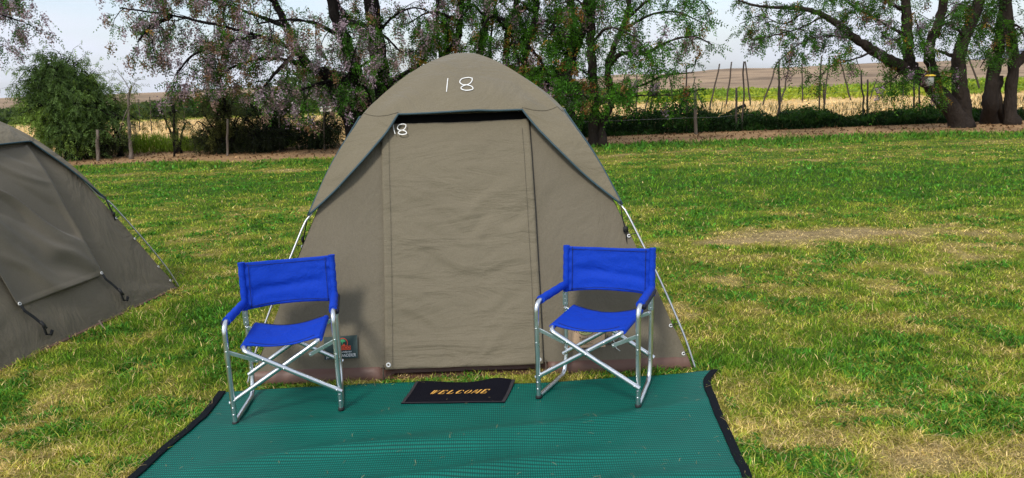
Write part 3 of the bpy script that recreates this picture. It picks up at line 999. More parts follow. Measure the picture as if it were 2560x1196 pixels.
# ------------------------------------------------------------------ green mat
Lp = [G(556, 990), G(500, 1062), G(430, 1118), G(345, 1196)]; Lp.append(Lp[-1]+(Lp[-1]-Lp[0])*1.0)
Rp = [G(1787, 938), G(1768, 965), G(1790, 1030), G(1826, 1110), G(1863, 1196)]; Rp.append(Rp[-1]+(Rp[-1]-Rp[2])*1.4)
Lp = np.array(crom(Lp, 14)); Rp = np.array(crom(Rp, 14))


def along(P, t):
    d = np.concatenate([[0], np.cumsum(np.linalg.norm(np.diff(P, axis=0), axis=1))])
    return np.stack([np.interp(t*d[-1], d, P[:, i]) for i in range(3)], -1)


def mat_z(x, y):
    z = .012+.010*fbm(x*2.2-y*1.3, y*4.5+x*.8, 5, 3)
    for (a, b_, c, w, h) in ((-.55, .16, 3.02, .05, .016), (-.3, .10, 2.80, .05, .018), (.1, .22, 3.20, .06, .02), (.3, .12, 2.62, .06, .016), (-.9, .05, 3.35, .07, .012), (0, .15, 2.45, .06, .014)):
        d = y-(c+b_*(x-a))+.05*np.sin(x*3+a*9)
        z = z+1.5*h*np.exp(-(d/w)**2)*np.exp(-((x-a)/.75)**2)
    return z


nv, nu = 150, 150
tv = np.linspace(0, 1, nv); LL = along(Lp, tv); RR = along(Rp, tv)
uu = np.linspace(0, 1, nu)
MX = LL[:, None, 0]*(1-uu)+RR[:, None, 0]*uu
MY = LL[:, None, 1]*(1-uu)+RR[:, None, 1]*uu
MY = MY+(.05*np.sin(uu*2*np.pi*1.0+.4)*np.exp(-tv[:, None]*6)+.035*(fbm(uu*5, uu*0, 8, 2)-.5)*np.exp(-tv[:, None]*6))*np.sin(np.pi*uu)**.5
MZ = mat_z(MX, MY)+.010*np.exp(-((1-uu)/.06)**2)*np.exp(-((tv[:, None]-.0)/.06)**2)
MU = MX; MV = MY
mat_o = empty('ground_mat', (-.2, 3.0, 0))
off = np.array([-.2, 3.0, 0])
net = mesh_np('net_sheet', np.stack([MX, MY, MZ], -1).reshape(-1, 3)-off, grid_faces(nv, nu)[:, ::-1], M['net'], mat_o, True, uvs=np.stack([MU, MV], -1).reshape(-1, 2))
so = net.modifiers.new('thickness', 'SOLIDIFY'); so.thickness = .003; so.offset = 0
for P, s in ((0, 1), (nu-1, -1)):
    w = []; cols = np.linspace(-.018, .022, 6)*s
    for q in cols:
        x = MX[:, P]+q; y = MY[:, P]
        w.append(np.stack([x, y, MZ[:, P]+.0045+.002*np.cos(q/.03)], -1))
    v = np.stack(w, 1).reshape(-1, 3)-off
    o = mesh_np('border_strip', v, grid_faces(nv, 6), M['black_edge'], mat_o, True)
    so = o.modifiers.new('thickness', 'SOLIDIFY'); so.thickness = .004; so.offset = -1
tag(mat_o, 'large green woven shade net mat with black side borders before the tent', 'mat')

# ------------------------------------------------------------------ doormat
dm = empty('doormat', (-.31, 3.67, 0))
cs = [G(1003, 1011, .02), G(1262, 1009, .02), G(1288, 952, .03), G(1040, 954, .03)]
nu, nv = 60, 30
U, V = np.meshgrid(np.linspace(0, 1, nu), np.linspace(0, 1, nv))
DX = (cs[0][0]*(1-U)+cs[1][0]*U)*(1-V)+(cs[3][0]*(1-U)+cs[2][0]*U)*V
DY = (cs[0][1]*(1-U)+cs[1][1]*U)*(1-V)+(cs[3][1]*(1-U)+cs[2][1]*U)*V
DZ = np.maximum(mat_z(DX, DY), .016)+.007+.022*np.exp(-((V-1)/.28)**2)*(np.exp(-((U-.83)/.18)**2)+.35*np.exp(-((U-.1)/.2)**2)-.08*np.exp(-((U-.45)/.2)**2))
o0 = np.array([-.31, 3.67, 0])


def dpt(u, v, dz=0.0):
    j = np.clip(u, 0, 1)*(nu-1); i = np.clip(v, 0, 1)*(nv-1)
    j0 = np.minimum(j.astype(int), nu-2); i0 = np.minimum(i.astype(int), nv-2); a = j-j0; b = i-i0
    f = lambda A: (A[i0, j0]*(1-a)+A[i0, j0+1]*a)*(1-b)+(A[i0+1, j0]*(1-a)+A[i0+1, j0+1]*a)*b
    return np.stack([f(DX), f(DY), f(DZ)+dz], -1)-o0


pile = mesh_np('pile', np.stack([DX, DY, DZ], -1).reshape(-1, 3)-o0, grid_faces(nv, nu), M['doormat'], dm, True)
so = pile.modifiers.new('thickness', 'SOLIDIFY'); so.thickness = .005; so.offset = -1
# flat rubber rim round the pile
per = [(u, 0) for u in np.linspace(0, 1, 40)]+[(1, v) for v in np.linspace(0, 1, 20)[1:]]+[(u, 1) for u in np.linspace(1, 0, 40)[1:]]+[(0, v) for v in np.linspace(1, 0, 20)[1:]]
per = np.array(per); inn = np.stack([np.clip(per[:, 0], .03, .97), np.clip(per[:, 1], .022, .978)], -1)
v = np.concatenate([dpt(per[:, 0], per[:, 1], .0015), dpt(inn[:, 0], inn[:, 1], .0025)]); n = len(per)
f = np.array([(i, (i+1) % n, n+(i+1) % n, n+i) for i in range(n)])
rim = mesh_np('rim', v, f, M['doormat_rim'], dm, False)
# stencilled italic serif letters (unit boxes, y up)
LET = {
    'W': [[(0, 1), (.26, 1), (.40, .15), (.30, 0), (.24, 0)], [(.33, 1), (.56, 1), (.68, .15), (.58, 0), (.52, 0), (.42, .62)], [(.74, .2), (.68, .15), (.90, 1), (1, 1), (.98, .92)]],
    'E': [[(.10, 0), (.40, 0), (.40, 1), (.10, 1)], [(.45, .92), (.45, 1), (.92, 1), (.95, .70), (.88, .70), (.80, .90)], [(.45, .47), (.66, .47), (.72, .36), (.74, .64), (.66, .55), (.45, .55)], [(.45, 0), (.92, 0), (.98, .34), (.90, .32), (.78, .09), (.45, .08)]],
    'L': [[(.12, 0), (.42, 0), (.42, 1), (.12, 1)], [(.47, 0), (.92, 0), (1, .38), (.92, .36), (.78, .09), (.47, .08)]],
    'C': [[(.46, .0), (.16, .12), (.02, .5), (.16, .88), (.46, 1.0), (.44, .86), (.38, .5), (.44, .12)], [(.55, .02), (.80, .08), (.96, .30), (.88, .34), (.74, .16), (.55, .09)], [(.55, .98), (.82, .92), (.95, .66), (.86, .64), (.72, .86), (.55, .92)]],
    'O': [[(.44, .02), (.18, .14), (.04, .5), (.18, .86), (.44, .98), (.34, .8), (.30, .5), (.34, .2)], [(.56, .02), (.82, .14), (.96, .5), (.82, .86), (.56, .98), (.66, .8), (.70, .5), (.66, .2)]],
    'M': [[(.02, 0), (.14, 0), (.18, .8), (.12, 1), (.06, .95)], [(.22, 1), (.24, .9), (.48, .1), (.54, .3), (.36, 1)], [(.60, .35), (.72, 1), (.78, 1), (.74, .85)], [(.72, 0), (1, 0), (1, 1), (.80, 1), (.76, .8)]],
}
u0 = .225; uw = .065
for i, chh in enumerate('WELCOME'):
    vs = []; fs = []; n = 0
    for poly in LET[chh]:
        a = np.array(poly, float)
        vs.append(a); fs.append(tuple(range(n, n+len(a)))); n += len(a)
    a = np.concatenate(vs)
    vv_ = .40+.02*i/7+a[:, 1]*.18
    uu_ = u0+i*(uw+.0175)+a[:, 0]*uw+(a[:, 1]-.5)*.032
    mesh_np('letter', dpt(uu_, vv_, .0035), fs, M['gold'], dm, False)
tag(dm, 'small black doormat lettered WELCOME in gold, curling at its back edge', 'doormat')

# ------------------------------------------------------------------ grass
def inside_mat(x, y):
    t = np.interp(y, LL[::-1, 1], LL[::-1, 0]); r = np.interp(y, RR[::-1, 1], RR[::-1, 0])
    return (y < 3.735) & (y > LL[-1, 1]) & (x > t-.005) & (x < r+.005)


def inside_tent(x, y, c, yaw, h):
    ca, sa = math.cos(-yaw), math.sin(-yaw)
    dx, dy = x-c[0], y-c[1]
    return (np.abs(ca*dx-sa*dy) < h) & (np.abs(sa*dx+ca*dy) < h)


def blades(n, ylo, yhi, wmul, hmul, power, seed, long_grass=False):
    r = np.random.default_rng(seed)
    u = r.random(n)
    p = power
    y = (ylo**(1-p)+u*(yhi**(1-p)-ylo**(1-p)))**(1/(1-p))
    x = (r.random(n)*2-1)*(y*.78+1.5)
    keep = ~inside_mat(x, y) & ~inside_tent(x, y, (-.25, 5.07), 0, TH-.06) & ~inside_tent(x, y, T2.location[:2], yaw2, hh-.03)
    keep &= y < fence_y(x)+.5*(r.random(n)-.4)
    x, y = x[keep], y[keep]; n = len(x)
    d = dryness(x, y)
    cl = fbm(x*8, y*8, 101, 2)            # tufty height variation
    h = .9*(.018+.034*r.random(n)**1.6+.050*np.clip(cl-.5, 0, 1)*2)*hmul*(1.15-.75*d)
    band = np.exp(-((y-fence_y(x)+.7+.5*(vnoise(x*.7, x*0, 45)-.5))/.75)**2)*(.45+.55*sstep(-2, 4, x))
    h = h*(1+2.6*band)
    w = np.maximum(.0038, y*.00095)*wmul*(.7+.6*r.random(n))
    # mown: blades lean, a few lie flat
    az = r.random(n)*2*np.pi; lean = (.3+1.1*r.random(n))*(.8+.8*d)
    tip = np.stack([np.cos(az)*lean*h, np.sin(az)*lean*h, h*(1.05-.45*np.clip(lean/1.8, 0, 1))], -1)
    wa = r.random(n)*2*np.pi
    wv = np.stack([np.cos(wa)*w, np.sin(wa)*w, 0*w], -1)
    clov = (fbm(x*3.1, y*3.1, 131, 3) > .555) & (r.random(n) < .6) & (d < .6)
    wv = wv*np.where(clov, 2.6, 1.0)[:, None]; tip = tip*np.where(clov, .75, 1.0)[:, None]
    z0 = hill(x, y)-.004
    base = np.stack([x, y, z0], -1)
    midp = base+tip*np.array([.35, .35, .62])
    v = np.stack([base-wv*.5, base+wv*.5, midp+wv*.42, midp-wv*.42, base+tip], 1)     # 5 verts
    col = lawncol(np.clip(d+.52*(r.random(n)-.5), 0, .92))
    dead = r.random(n) < (.08+.28*np.clip(d-.25, 0, 1))*(1-.75*sstep(5.5, 10, y))
    col = np.where(dead[:, None], STRAW*(.6+.6*r.random(n))[:, None], col)
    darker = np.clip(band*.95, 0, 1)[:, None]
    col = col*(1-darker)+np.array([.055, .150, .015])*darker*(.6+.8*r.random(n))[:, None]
    col = np.where(clov[:, None], np.array([.060, .180, .020])*(.6+.8*r.random(n))[:, None], col)
    col = 1.25*col*np.exp(np.clip(r.normal(size=n), -2, 1.6)*.34)[:, None]*(.72+.56*vnoise(x*14, y*14, 151))[:, None]
    c5 = np.repeat(col[:, None], 5, 1)
    c5[:, :2] *= 1.0
    i = np.arange(n)[:, None]*5
    quad = np.concatenate([i+0, i+1, i+2, i+3], 1); tri = np.concatenate([i+3, i+2, i+4, i+4], 1)
    return v.reshape(-1, 3), quad, np.concatenate([i+3, i+2, i+4], 1), c5.reshape(-1, 3)


def mesh_mixed(name, verts, quads, tris, mat, colors):
    me = bpy.data.meshes.new(name)
    nq, nt_ = len(quads), len(tris)
    me.vertices.add(len(verts)); me.vertices.foreach_set('co', verts.astype(np.float32).ravel())
    me.loops.add(nq*4+nt_*3)
    me.loops.foreach_set('vertex_index', np.concatenate([quads.ravel(), tris.ravel()]).astype(np.int32))
    me.polygons.add(nq+nt_)
    me.polygons.foreach_set('loop_start', np.concatenate([np.arange(nq)*4, nq*4+np.arange(nt_)*3]).astype(np.int32))
    me.polygons.foreach_set('loop_total', np.concatenate([np.full(nq, 4), np.full(nt_, 3)]).astype(np.int32))
    me.update(calc_edges=True)
    at = me.color_attributes.new('Col', 'FLOAT_COLOR', 'POINT')
    c = np.ones((len(verts), 4), np.float32); c[:, :3] = colors
    at.data.foreach_set('color', c.ravel())
    me.materials.append(mat)
    return link(bpy.data.objects.new(name, me))


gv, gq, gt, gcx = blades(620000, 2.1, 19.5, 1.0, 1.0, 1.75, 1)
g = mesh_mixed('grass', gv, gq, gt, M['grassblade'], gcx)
tag(g, 'short mown lawn grass, green with dry yellow patches', 'grass', kind='stuff')


# straw: cut stalks lying about on the lawn and the mat
def straw(n, seed):
    r = np.random.default_rng(seed)
    y = (2.2**-.6+r.random(n)*(12**-.6-2.2**-.6))**(1/-.6)
    x = (r.random(n)*2-1)*(y*.78+1.4)
    onm = inside_mat(x, y)
    keep = (~onm & (r.random(n) < .04+.6*dryness(x, y)**1.6)) | (onm & (r.random(n) < .045))
    keep &= ~inside_tent(x, y, (-.25, 5.07), 0, TH) & ~inside_tent(x, y, T2.location[:2], yaw2, hh)
    x, y, onm = x[keep], y[keep], onm[keep]; n = len(x)
    L = np.where(onm, .012+.02*r.random(n), .03+.07*r.random(n)**2); a = r.random(n)*2*np.pi; w = np.where(onm, .0013, np.maximum(.0022, y*.0005))
    d = np.stack([np.cos(a)*L, np.sin(a)*L, .15*L*(r.random(n)-.3)], -1); s = np.stack([-np.sin(a)*w, np.cos(a)*w, 0*w], -1)
    b = np.stack([x, y, np.where(onm, mat_z(x, y)+.006, .016+.02*r.random(n))], -1)
    bend = s*(r.random(n)*4-2)[:, None]+np.stack([0*L, 0*L, .08*L], -1)
    v = np.stack([b-d/2-s/2, b-d/2+s/2, b+bend+s/2, b+bend-s/2, b+d/2+s/3, b+d/2-s/3], 1).reshape(-1, 3)
    i = np.arange(n)[:, None]*6
    q = np.concatenate([np.concatenate([i, i+1, i+2, i+3], 1), np.concatenate([i+3, i+2, i+4, i+5], 1)])
    c = np.array([.50, .37, .18])*(.5+.8*r.random(n))[:, None]
    return v, q, np.repeat(c[:, None], 6, 1).reshape(-1, 3)


v, q, c = straw(24000, 5)
tag(mesh_np('straw', v, q, M['drystalk'], None, False, c), 'loose dry stalks scattered over lawn and green mat', 'straw', kind='stuff')


# ------------------------------------------------------------------ leaves and trees
def comp_leaves(pos, dirs, L, r, nleaf=7, ll=.062, lw=.022, droop=.5):
    """compound leaves: leaflets in pairs along a drooping stalk; returns quads (n*nleaf*2,4,3)"""
    n = len(pos)
    d = dirs/np.linalg.norm(dirs, axis=1, keepdims=True)
    d[:, 2] -= droop; d /= np.linalg.norm(d, axis=1, keepdims=True)
    rnd = r.normal(size=(n, 3)); s = np.cross(d, rnd); s /= np.linalg.norm(s, axis=1, keepdims=True)+1e-9
    nn = np.cross(d, s)
    t = np.linspace(.15, 1, nleaf)
    P = pos[:, None]+d[:, None]*(t[None, :, None]*L[:, None, None])-np.array([0, 0, 1.0])*(t**2*.25)[None, :, None]*L[:, None, None]
    out = []
    for sg in (-1, 1):
        ld = d[:, None]*.55+s[:, None]*sg*.85+nn[:, None]*.25*r.normal(size=(n, nleaf, 1))+r.normal(size=(n, nleaf, 3))*.18
        ld[..., 2] -= .25
        ld /= np.linalg.norm(ld, axis=-1, keepdims=True)
        lp = np.cross(ld, nn[:, None]+r.normal(size=(n, nleaf, 3))*.5); lp /= np.linalg.norm(lp, axis=-1, keepdims=True)+1e-9
        l_ = ll*(.7+.6*r.random((n, nleaf, 1))); w_ = lw*(.7+.6*r.random((n, nleaf, 1)))
        a = P; b = P+ld*l_*.5+lp*w_*.5; c_ = P+ld*l_; e = P+ld*l_*.5-lp*w_*.5
        out.append(np.stack([a, b, c_, e], 2))
    return np.concatenate(out, 1).reshape(-1, 4, 3), 2*nleaf


class Tree:
    def __init__(s, name, seed, bark, base):
        s.name = name; s.r = np.random.default_rng(seed); s.mb = MB(); s.bark = bark
        s.twp = []; s.twd = []; s.blp = []; s.base = np.array(base, float)

    def stem(s, pts, r0, r1, n=10, knob=.10):
        p = crom(pts, 5)
        knob = min(knob, .010/r0)
        m = len(p); rr = [(r0+(r1-r0)*(i/(m-1))**.8)*(1+knob*s.r.normal()) for i in range(m)]
        p = [q+s.r.normal(size=3)*min(.18*rr[i], .012) for i, q in enumerate(p)]
        if r0 > .05 and pts[0][2] < .2:
            rr[0] *= 1.35; rr[1] *= 1.22; rr[2] *= 1.1
        s.mb.tube(p, rr, n)
        return np.array(p), np.array(rr)

    def branchlets(s, p, f0=.2, step=.35, L=1.1, spread=.8, droop=.35, dens=1.0, bl=.2, up=.25, twigs=5, leafs=4, sub=True):
        """side branches along polyline p; twigs with leaf stations on each"""
        seg = np.linalg.norm(np.diff(p, axis=0), axis=1); cum = np.concatenate([[0], np.cumsum(seg)]); tot = cum[-1]
        at = f0*tot+s.r.random()*step
        while at < tot:
            q = np.array([np.interp(at, cum, p[:, i]) for i in range(3)])
            k = min(np.searchsorted(cum, at), len(p)-1)
            t = p[k]-p[k-1]; t /= np.linalg.norm(t)+1e-9
            d = t*.6+s.r.normal(size=3)*spread+np.array([0, 0, up]); d /= np.linalg.norm(d)
            l = L*(.55+.8*s.r.random())*(1-.45*at/tot)
            m = 5; pts = [q]; dd = d.copy()
            for i in range(m):
                dd = dd+s.r.normal(size=3)*.22+np.array([0, 0, -droop*.22]); dd /= np.linalg.norm(dd)
                pts.append(pts[-1]+dd*l/m)
            s.mb.tube(pts, list(np.linspace(.008+.010*l, .004, m+1)), 4, False)
            pts = np.array(pts)
            nt_ = max(1, int(twigs*dens*1.02*(.7+.6*s.r.random())))
            for j in range(nt_):
                f = .25+.75*s.r.random(); i0 = min(int(f*m), m-1); b = pts[i0]+(pts[i0+1]-pts[i0])*(f*m-i0)
                td = dd*.5+s.r.normal(size=3)*.75; td[2] -= droop*.6; td /= np.linalg.norm(td)
                tl = (.22+.38*s.r.random())*min(1, .5+.5*l)
                e = b+td*tl+np.array([0, 0, -.2*droop*tl])
                s.mb.tube([b, (b+e)/2+s.r.normal(size=3)*.02, e], [.004, .003, .002], 3, False)
                for w in range(leafs):
                    g_ = (w+s.r.random())/leafs
                    s.twp.append(b+(e-b)*g_); s.twd.append(td+s.r.normal(size=3)*.8)
                if s.r.random() < bl:
                    s.blp.append(e)
            at += step*(.6+.8*s.r.random())

    def finish(s, label, leafcol, blcol, cat='tree', group='trees in a row along the field fence', leafL=.25, nleaf=6, ll=.068, lw=.026, droop=.45, yellow=.025, bln=85, blr=.12, bls=.045):
        o = empty(s.name, tuple(s.base)); off_ = s.base
        b = s.mb; b.v = [tuple(np.array(q)-off_) for q in b.v]
        b.build('trunk', s.bark, o, True)
        if len(s.twp):
            P = np.array(s.twp); Dd = np.array(s.twd)
            L = leafL*(.6+.8*s.r.random(len(P)))
            qd, per = comp_leaves(P, Dd, L, s.r, nleaf, ll, lw, droop)
            n = len(qd)
            base = np.array(leafcol)*(np.exp(s.r.normal(size=(len(P), 1))*.28))
            yl = s.r.random(len(P)) < yellow
            base = np.where(yl[:, None], np.array([.30, .17, .025])*(.6+.7*s.r.random((len(P), 1))), base)
            lt = (fbm(P[:, 0]*1.4, P[:, 2]*1.4+P[:, 1], 3, 2) > .55)
            base = np.where((lt & ~yl)[:, None], base*np.array([1.45, 1.35, 1.0]), base)
            col = np.repeat(base, per, 0)*np.exp(s.r.normal(size=(n, 1))*.2)
            mesh_np('crown', qd.reshape(-1, 3)-off_, np.arange(n*4).reshape(-1, 4), M['leaf'], o, False, np.repeat(col, 4, 0))
        if len(s.blp):
            P = np.array(s.blp); nb = len(P)
            cen = P[:, None]+s.r.normal(size=(nb, bln, 3))*np.array([blr*.6, blr*.6, blr])*.7-np.array([0, 0, blr*.5])
            cen = cen.reshape(-1, 3); n = len(cen)
            a = s.r.normal(size=(n, 3)); a /= np.linalg.norm(a, axis=1, keepdims=True); c_ = np.cross(a, s.r.normal(size=(n, 3))); c_ /= np.linalg.norm(c_, axis=1, keepdims=True)
            sz = bls*(.5+.8*s.r.random((n, 1)))
            qd = np.stack([cen-a*sz*.5, cen+c_*sz*.4, cen+a*sz*.5, cen-c_*sz*.4], 1)
            cb = np.array(blcol)[s.r.integers(0, len(blcol), nb)]
            col = np.repeat(cb, bln, 0)*np.exp(s.r.normal(size=(n, 1))*.25)
            mesh_np('blossom', qd.reshape(-1, 3)-off_, np.arange(n*4).reshape(-1, 4), M['blossom'], o, False, np.repeat(col, 4, 0))
        tag(o, label, cat, group)
        return o


def px(lst, y, jit=0):
    """stem points from (px, py[, depth offset]) at distance y"""
    return [Y(q[0], q[1], y+(q[2] if len(q) > 2 else 0)) for q in lst]


LILAC = [(.40, .30, .345), (.35, .25, .275), (.45, .36, .40), (.27, .19, .18), (.30, .20, .15)]
RUST = [(.22, .10, .03), (.20, .12, .04), (.22, .15, .15), (.28, .2, .25)]
GRN = (.036, .105, .010)


def crown_top(t, p, n=3, up=2.6, dens=1.0, bl=.2, r=.08):
    """limbs that carry the crown on above the stem's end"""
    e = p[-1]; d0 = p[-1]-p[-4]; d0 /= np.linalg.norm(d0)
    for i in range(n):
        d = d0+t.r.normal(size=3)*.45; d[2] = abs(d[2])+.25; d /= np.linalg.norm(d)
        L = up*(.7+.5*t.r.random())
        q, _ = t.stem([e, e+d*L*.5+t.r.normal(size=3)*.12, e+d*L+np.array([0, 0, .1])], r, .02, 6)
        t.branchlets(q, .1, .42, 1.3, .8, .45, dens, bl, .1, 5, 4)


# --- lilac tree left of the tent: two stems, long branches to the left
y0 = 18.6
base = Y(915, 352, y0); base[2] = 0
t = Tree('lilac_tree', 101, M['bark_dark'], base)
p1, _ = t.stem([base+np.array([-.15, 0, -.05])]+px([(880, 298), (857, 262), (838, 225), (832, 190)], y0), .26, .17)
p2, _ = t.stem(px([(832, 192), (800, 180), (772, 165), (744, 126), (716, 67), (688, 5), (664, -70)], y0), .17, .07)
p3, _ = t.stem([base+np.array([.12, 0, -.05])]+px([(914, 270), (889, 190), (861, 98), (842, 53), (826, -20), (812, -100)], y0), .24, .10)
p4, _ = t.stem(px([(832, 190), (862, 200), (885, 215)], y0), .13, .12, 8)
lims = [[(744, 126, 0), (650, 92, -.3), (540, 62, -.6), (420, 38, -.8), (300, 20, -.8)], [(716, 67), (620, 32, .3), (480, -14, .6), (330, -35, .6)],
        [(772, 165), (716, 150, -.5), (640, 150, -.8), (570, 175, -.9), (540, 215, -.9)], [(688, 5), (600, -30, -.6), (500, -60, -.9), (400, -60, -1)],
        [(650, 92, -.3), (560, 110, -.7), (480, 140, -.9), (440, 190, -.9)], [(430, 40, -.8), (370, 75, -1.0), (345, 105, -1)], [(744, 126), (700, 170, -.8), (670, 205, -1.0), (650, 230, -1.1)],
        [(861, 98), (790, 60, -.6), (720, 50, -1.0), (640, 60, -1.3)], [(842, 53), (900, 60, -.8), (960, 90, -1.0), (1000, 130, -1)], [(832, 200), (780, 215, -.7), (730, 235, -.9)]]
for l in lims:
    q, _ = t.stem(px(l, y0), .06, .018, 6)
    t.branchlets(q, .10, .22, .95, .75, .7, 1.0, .80, .05, 6, 3)
for q in (p2, p3):
    t.branchlets(q, .35, .45, 1.0, .8, .55, 1.0, .4, .1, 5, 4)
    crown_top(t, q, 3, 2.4, 1.0, .5, .07)
t.finish('twin stemmed tree full of lilac blossom, its branches reaching left over the field', GRN, LILAC+[(.24, .14, .07)])

# --- thick straight trunk just left of the tent top
base = Y(968, 350, 18.9); base[2] = 0
t = Tree('lilac_tree', 102, M['bark_dark'], base)
p1, _ = t.stem([base+np.array([0, 0, -.05])]+px([(959, 228), (942, 105), (930, 20), (918, -110)], 18.9), .25, .17, 12)
p2, _ = t.stem(px([(940, 100), (893, 70, .2), (850, 21, .4), (820, -50, .6)], 18.9), .08, .04, 7)
p3, _ = t.stem(px([(958, 235), (987, 200, .3), (1058, 151, .5), (1090, 60, .6), (1095, -40, .6)], 18.9), .075, .04, 7)
for q in (p1, p2, p3):
    t.branchlets(q, .3, .30, .95, .9, .5, 1.0, .22, .0, 6, 4)
for l in ([(940, 90), (985, 40, -.5), (1040, 20, -.9), (1090, 40, -1.0)], [(935, 50), (890, 120, -.7), (870, 200, -1.0)], [(950, 150), (905, 165, -.6), (880, 230, -.8)]):
    q, _ = t.stem(px(l, 18.9), .04, .015, 6); t.branchlets(q, .1, .28, .8, .8, .7, 1.0, .35, 0, 5, 4)
crown_top(t, p1, 4, 2.4, 1.0, .3)
t.finish('tree with one thick straight trunk rising just left of the tent top', GRN, LILAC)

# --- row of leaning stems behind the tent
row = [('slim tree whose stem leans right above the highest point of the tent', [(1060, 345), (1090, 190), (1117, 133), (1142, 105), (1149, 53), (1153, 0), (1160, -90)], 19.6, .10, .085, 103, [[(1100, 150), (1094, 60, .2), (1090, -30, .3)], [(1149, 53), (1080, 30, -.6), (1020, 60, -.9)], [(1145, 90), (1090, 80, .5), (1040, 130, .6)]]),
       ('tree with a pair of parallel stems right of the tent top', [(1195, 345), (1196, 190), (1199, 137), (1212, 70), (1219, 0), (1228, -90)], 19.9, .11, .09, 104, [[(1226, 240), (1226, 137), (1230, 70), (1240, 0), (1246, -80)], [(1215, 50), (1180, 10, -.5), (1160, 40, -.8)], [(1235, 40), (1270, 60, -.6), (1280, 110, -.8)]]),
       ('tree with a thin kinked stem wrapped in leaves between two straighter stems', [(1262, 345), (1264, 200), (1266, 150), (1268, 88), (1289, 21), (1294, -20), (1300, -90)], 19.3, .10, .07, 105, [[(1270, 80), (1230, 40, -.6), (1200, 80, -.9)], [(1285, 40), (1320, 20, .5), (1350, 60, .6)], [(1268, 100), (1290, 130, -.6), (1300, 170, -.8)]]),
       ('tree with one slender stem slanting right behind the shoulder of the tent', [(1290, 345), (1300, 230), (1308, 186), (1321, 109), (1335, 63), (1342, 0), (1352, -90)], 19.0, .095, .07, 106, [[(1330, 75), (1370, 50, -.6), (1400, 90, -.9)], [(1338, 30), (1290, 20, .4), (1260, 60, .6)], [(1320, 115), (1350, 150, -.5), (1375, 200, -.7)]])]
for lab, st, yy_, r0, r1, sd, ex in row:
    base = Y(st[0][0], st[0][1], yy_); base[2] = 0
    t = Tree('slim_tree', sd, M['bark_dark'], base)
    p1, _ = t.stem([base+np.array([0, 0, -.05])]+px(st[1:], yy_), r0, r1)
    t.branchlets(p1, .42, .26, .8, .9, .5, 1.0, .14, .0, 6, 4)
    for l in ex:
        q, _ = t.stem(px(l, yy_), .05, .016, 6); t.branchlets(q, .1, .26, .75, .85, .65, 1.0, .2, 0, 6, 4)
    crown_top(t, p1, 3, 2.2, 1.0, .25, .06)
    t.finish(lab, GRN, RUST+LILAC[:2])

# --- curved tree right of the tent shoulder
base = Y(1362, 340, 18.8); base[2] = 0
t = Tree('slim_tree', 107, M['bark_dark'], base)
p1, _ = t.stem([base+np.array([0, 0, -.05])]+px([(1370, 235), (1384, 197), (1409, 169), (1437, 116), (1458, 70), (1469, 0), (1476, -90)], 18.8), .15, .10)
for l in ([(1437, 116), (1400, 70, -.5), (1370, 90, -.9)], [(1384, 197), (1350, 170, -.6), (1330, 200, -.8)], [(1460, 60), (1420, 20, .4), (1390, 40, .6)], [(1400, 180), (1390, 220, -.8), (1400, 260, -1)]):
    q, _ = t.stem(px(l, 18.8), .04, .015, 6); t.branchlets(q, .1, .27, .65, .85, .4, 1.0, .1, .1, 5, 4)
t.branchlets(p1, .35, .28, .85, .9, .5, 1.0, .1, 0, 6, 4); crown_top(t, p1, 3, 2.2)
t.finish('tree with a curved dark stem emerging from behind the right edge of the tent', GRN, RUST+LILAC[:2])
base = Y(1432, 345, 18.4); base[2] = 0
t = Tree('slim_tree', 108, M['bark_dark'], base)
p1, _ = t.stem([base+np.array([0, 0, -.05])]+px([(1429, 295), (1419, 228), (1423, 158), (1432, 105), (1428, 30), (1425, -80)], 18.4), .15, .09)
p2, _ = t.stem(px([(1421, 165), (1445, 118), (1460, 60), (1466, -10)], 18.4), .09, .06, 8)
for l in ([(1424, 150), (1395, 110, .5), (1370, 60, .7)], [(1419, 228), (1450, 210, -.6), (1470, 230, -.8)], [(1420, 200), (1400, 210, .6), (1380, 240, .8)], [(1432, 100), (1410, 40, .6), (1400, 20, .6)]):
    q, _ = t.stem(px(l, 18.4), .035, .014, 6); t.branchlets(q, .1, .27, .62, .85, .4, 1.0, .1, .1, 5, 4)
t.branchlets(p1, .4, .28, .8, .9, .5, 1.0, .1, 0, 6, 4); crown_top(t, p1, 3, 2.2); crown_top(t, p2, 2, 2.2)
t.finish('tree with a forked upright stem between the curved stem and the twin trunk', GRN, RUST+LILAC[:2])

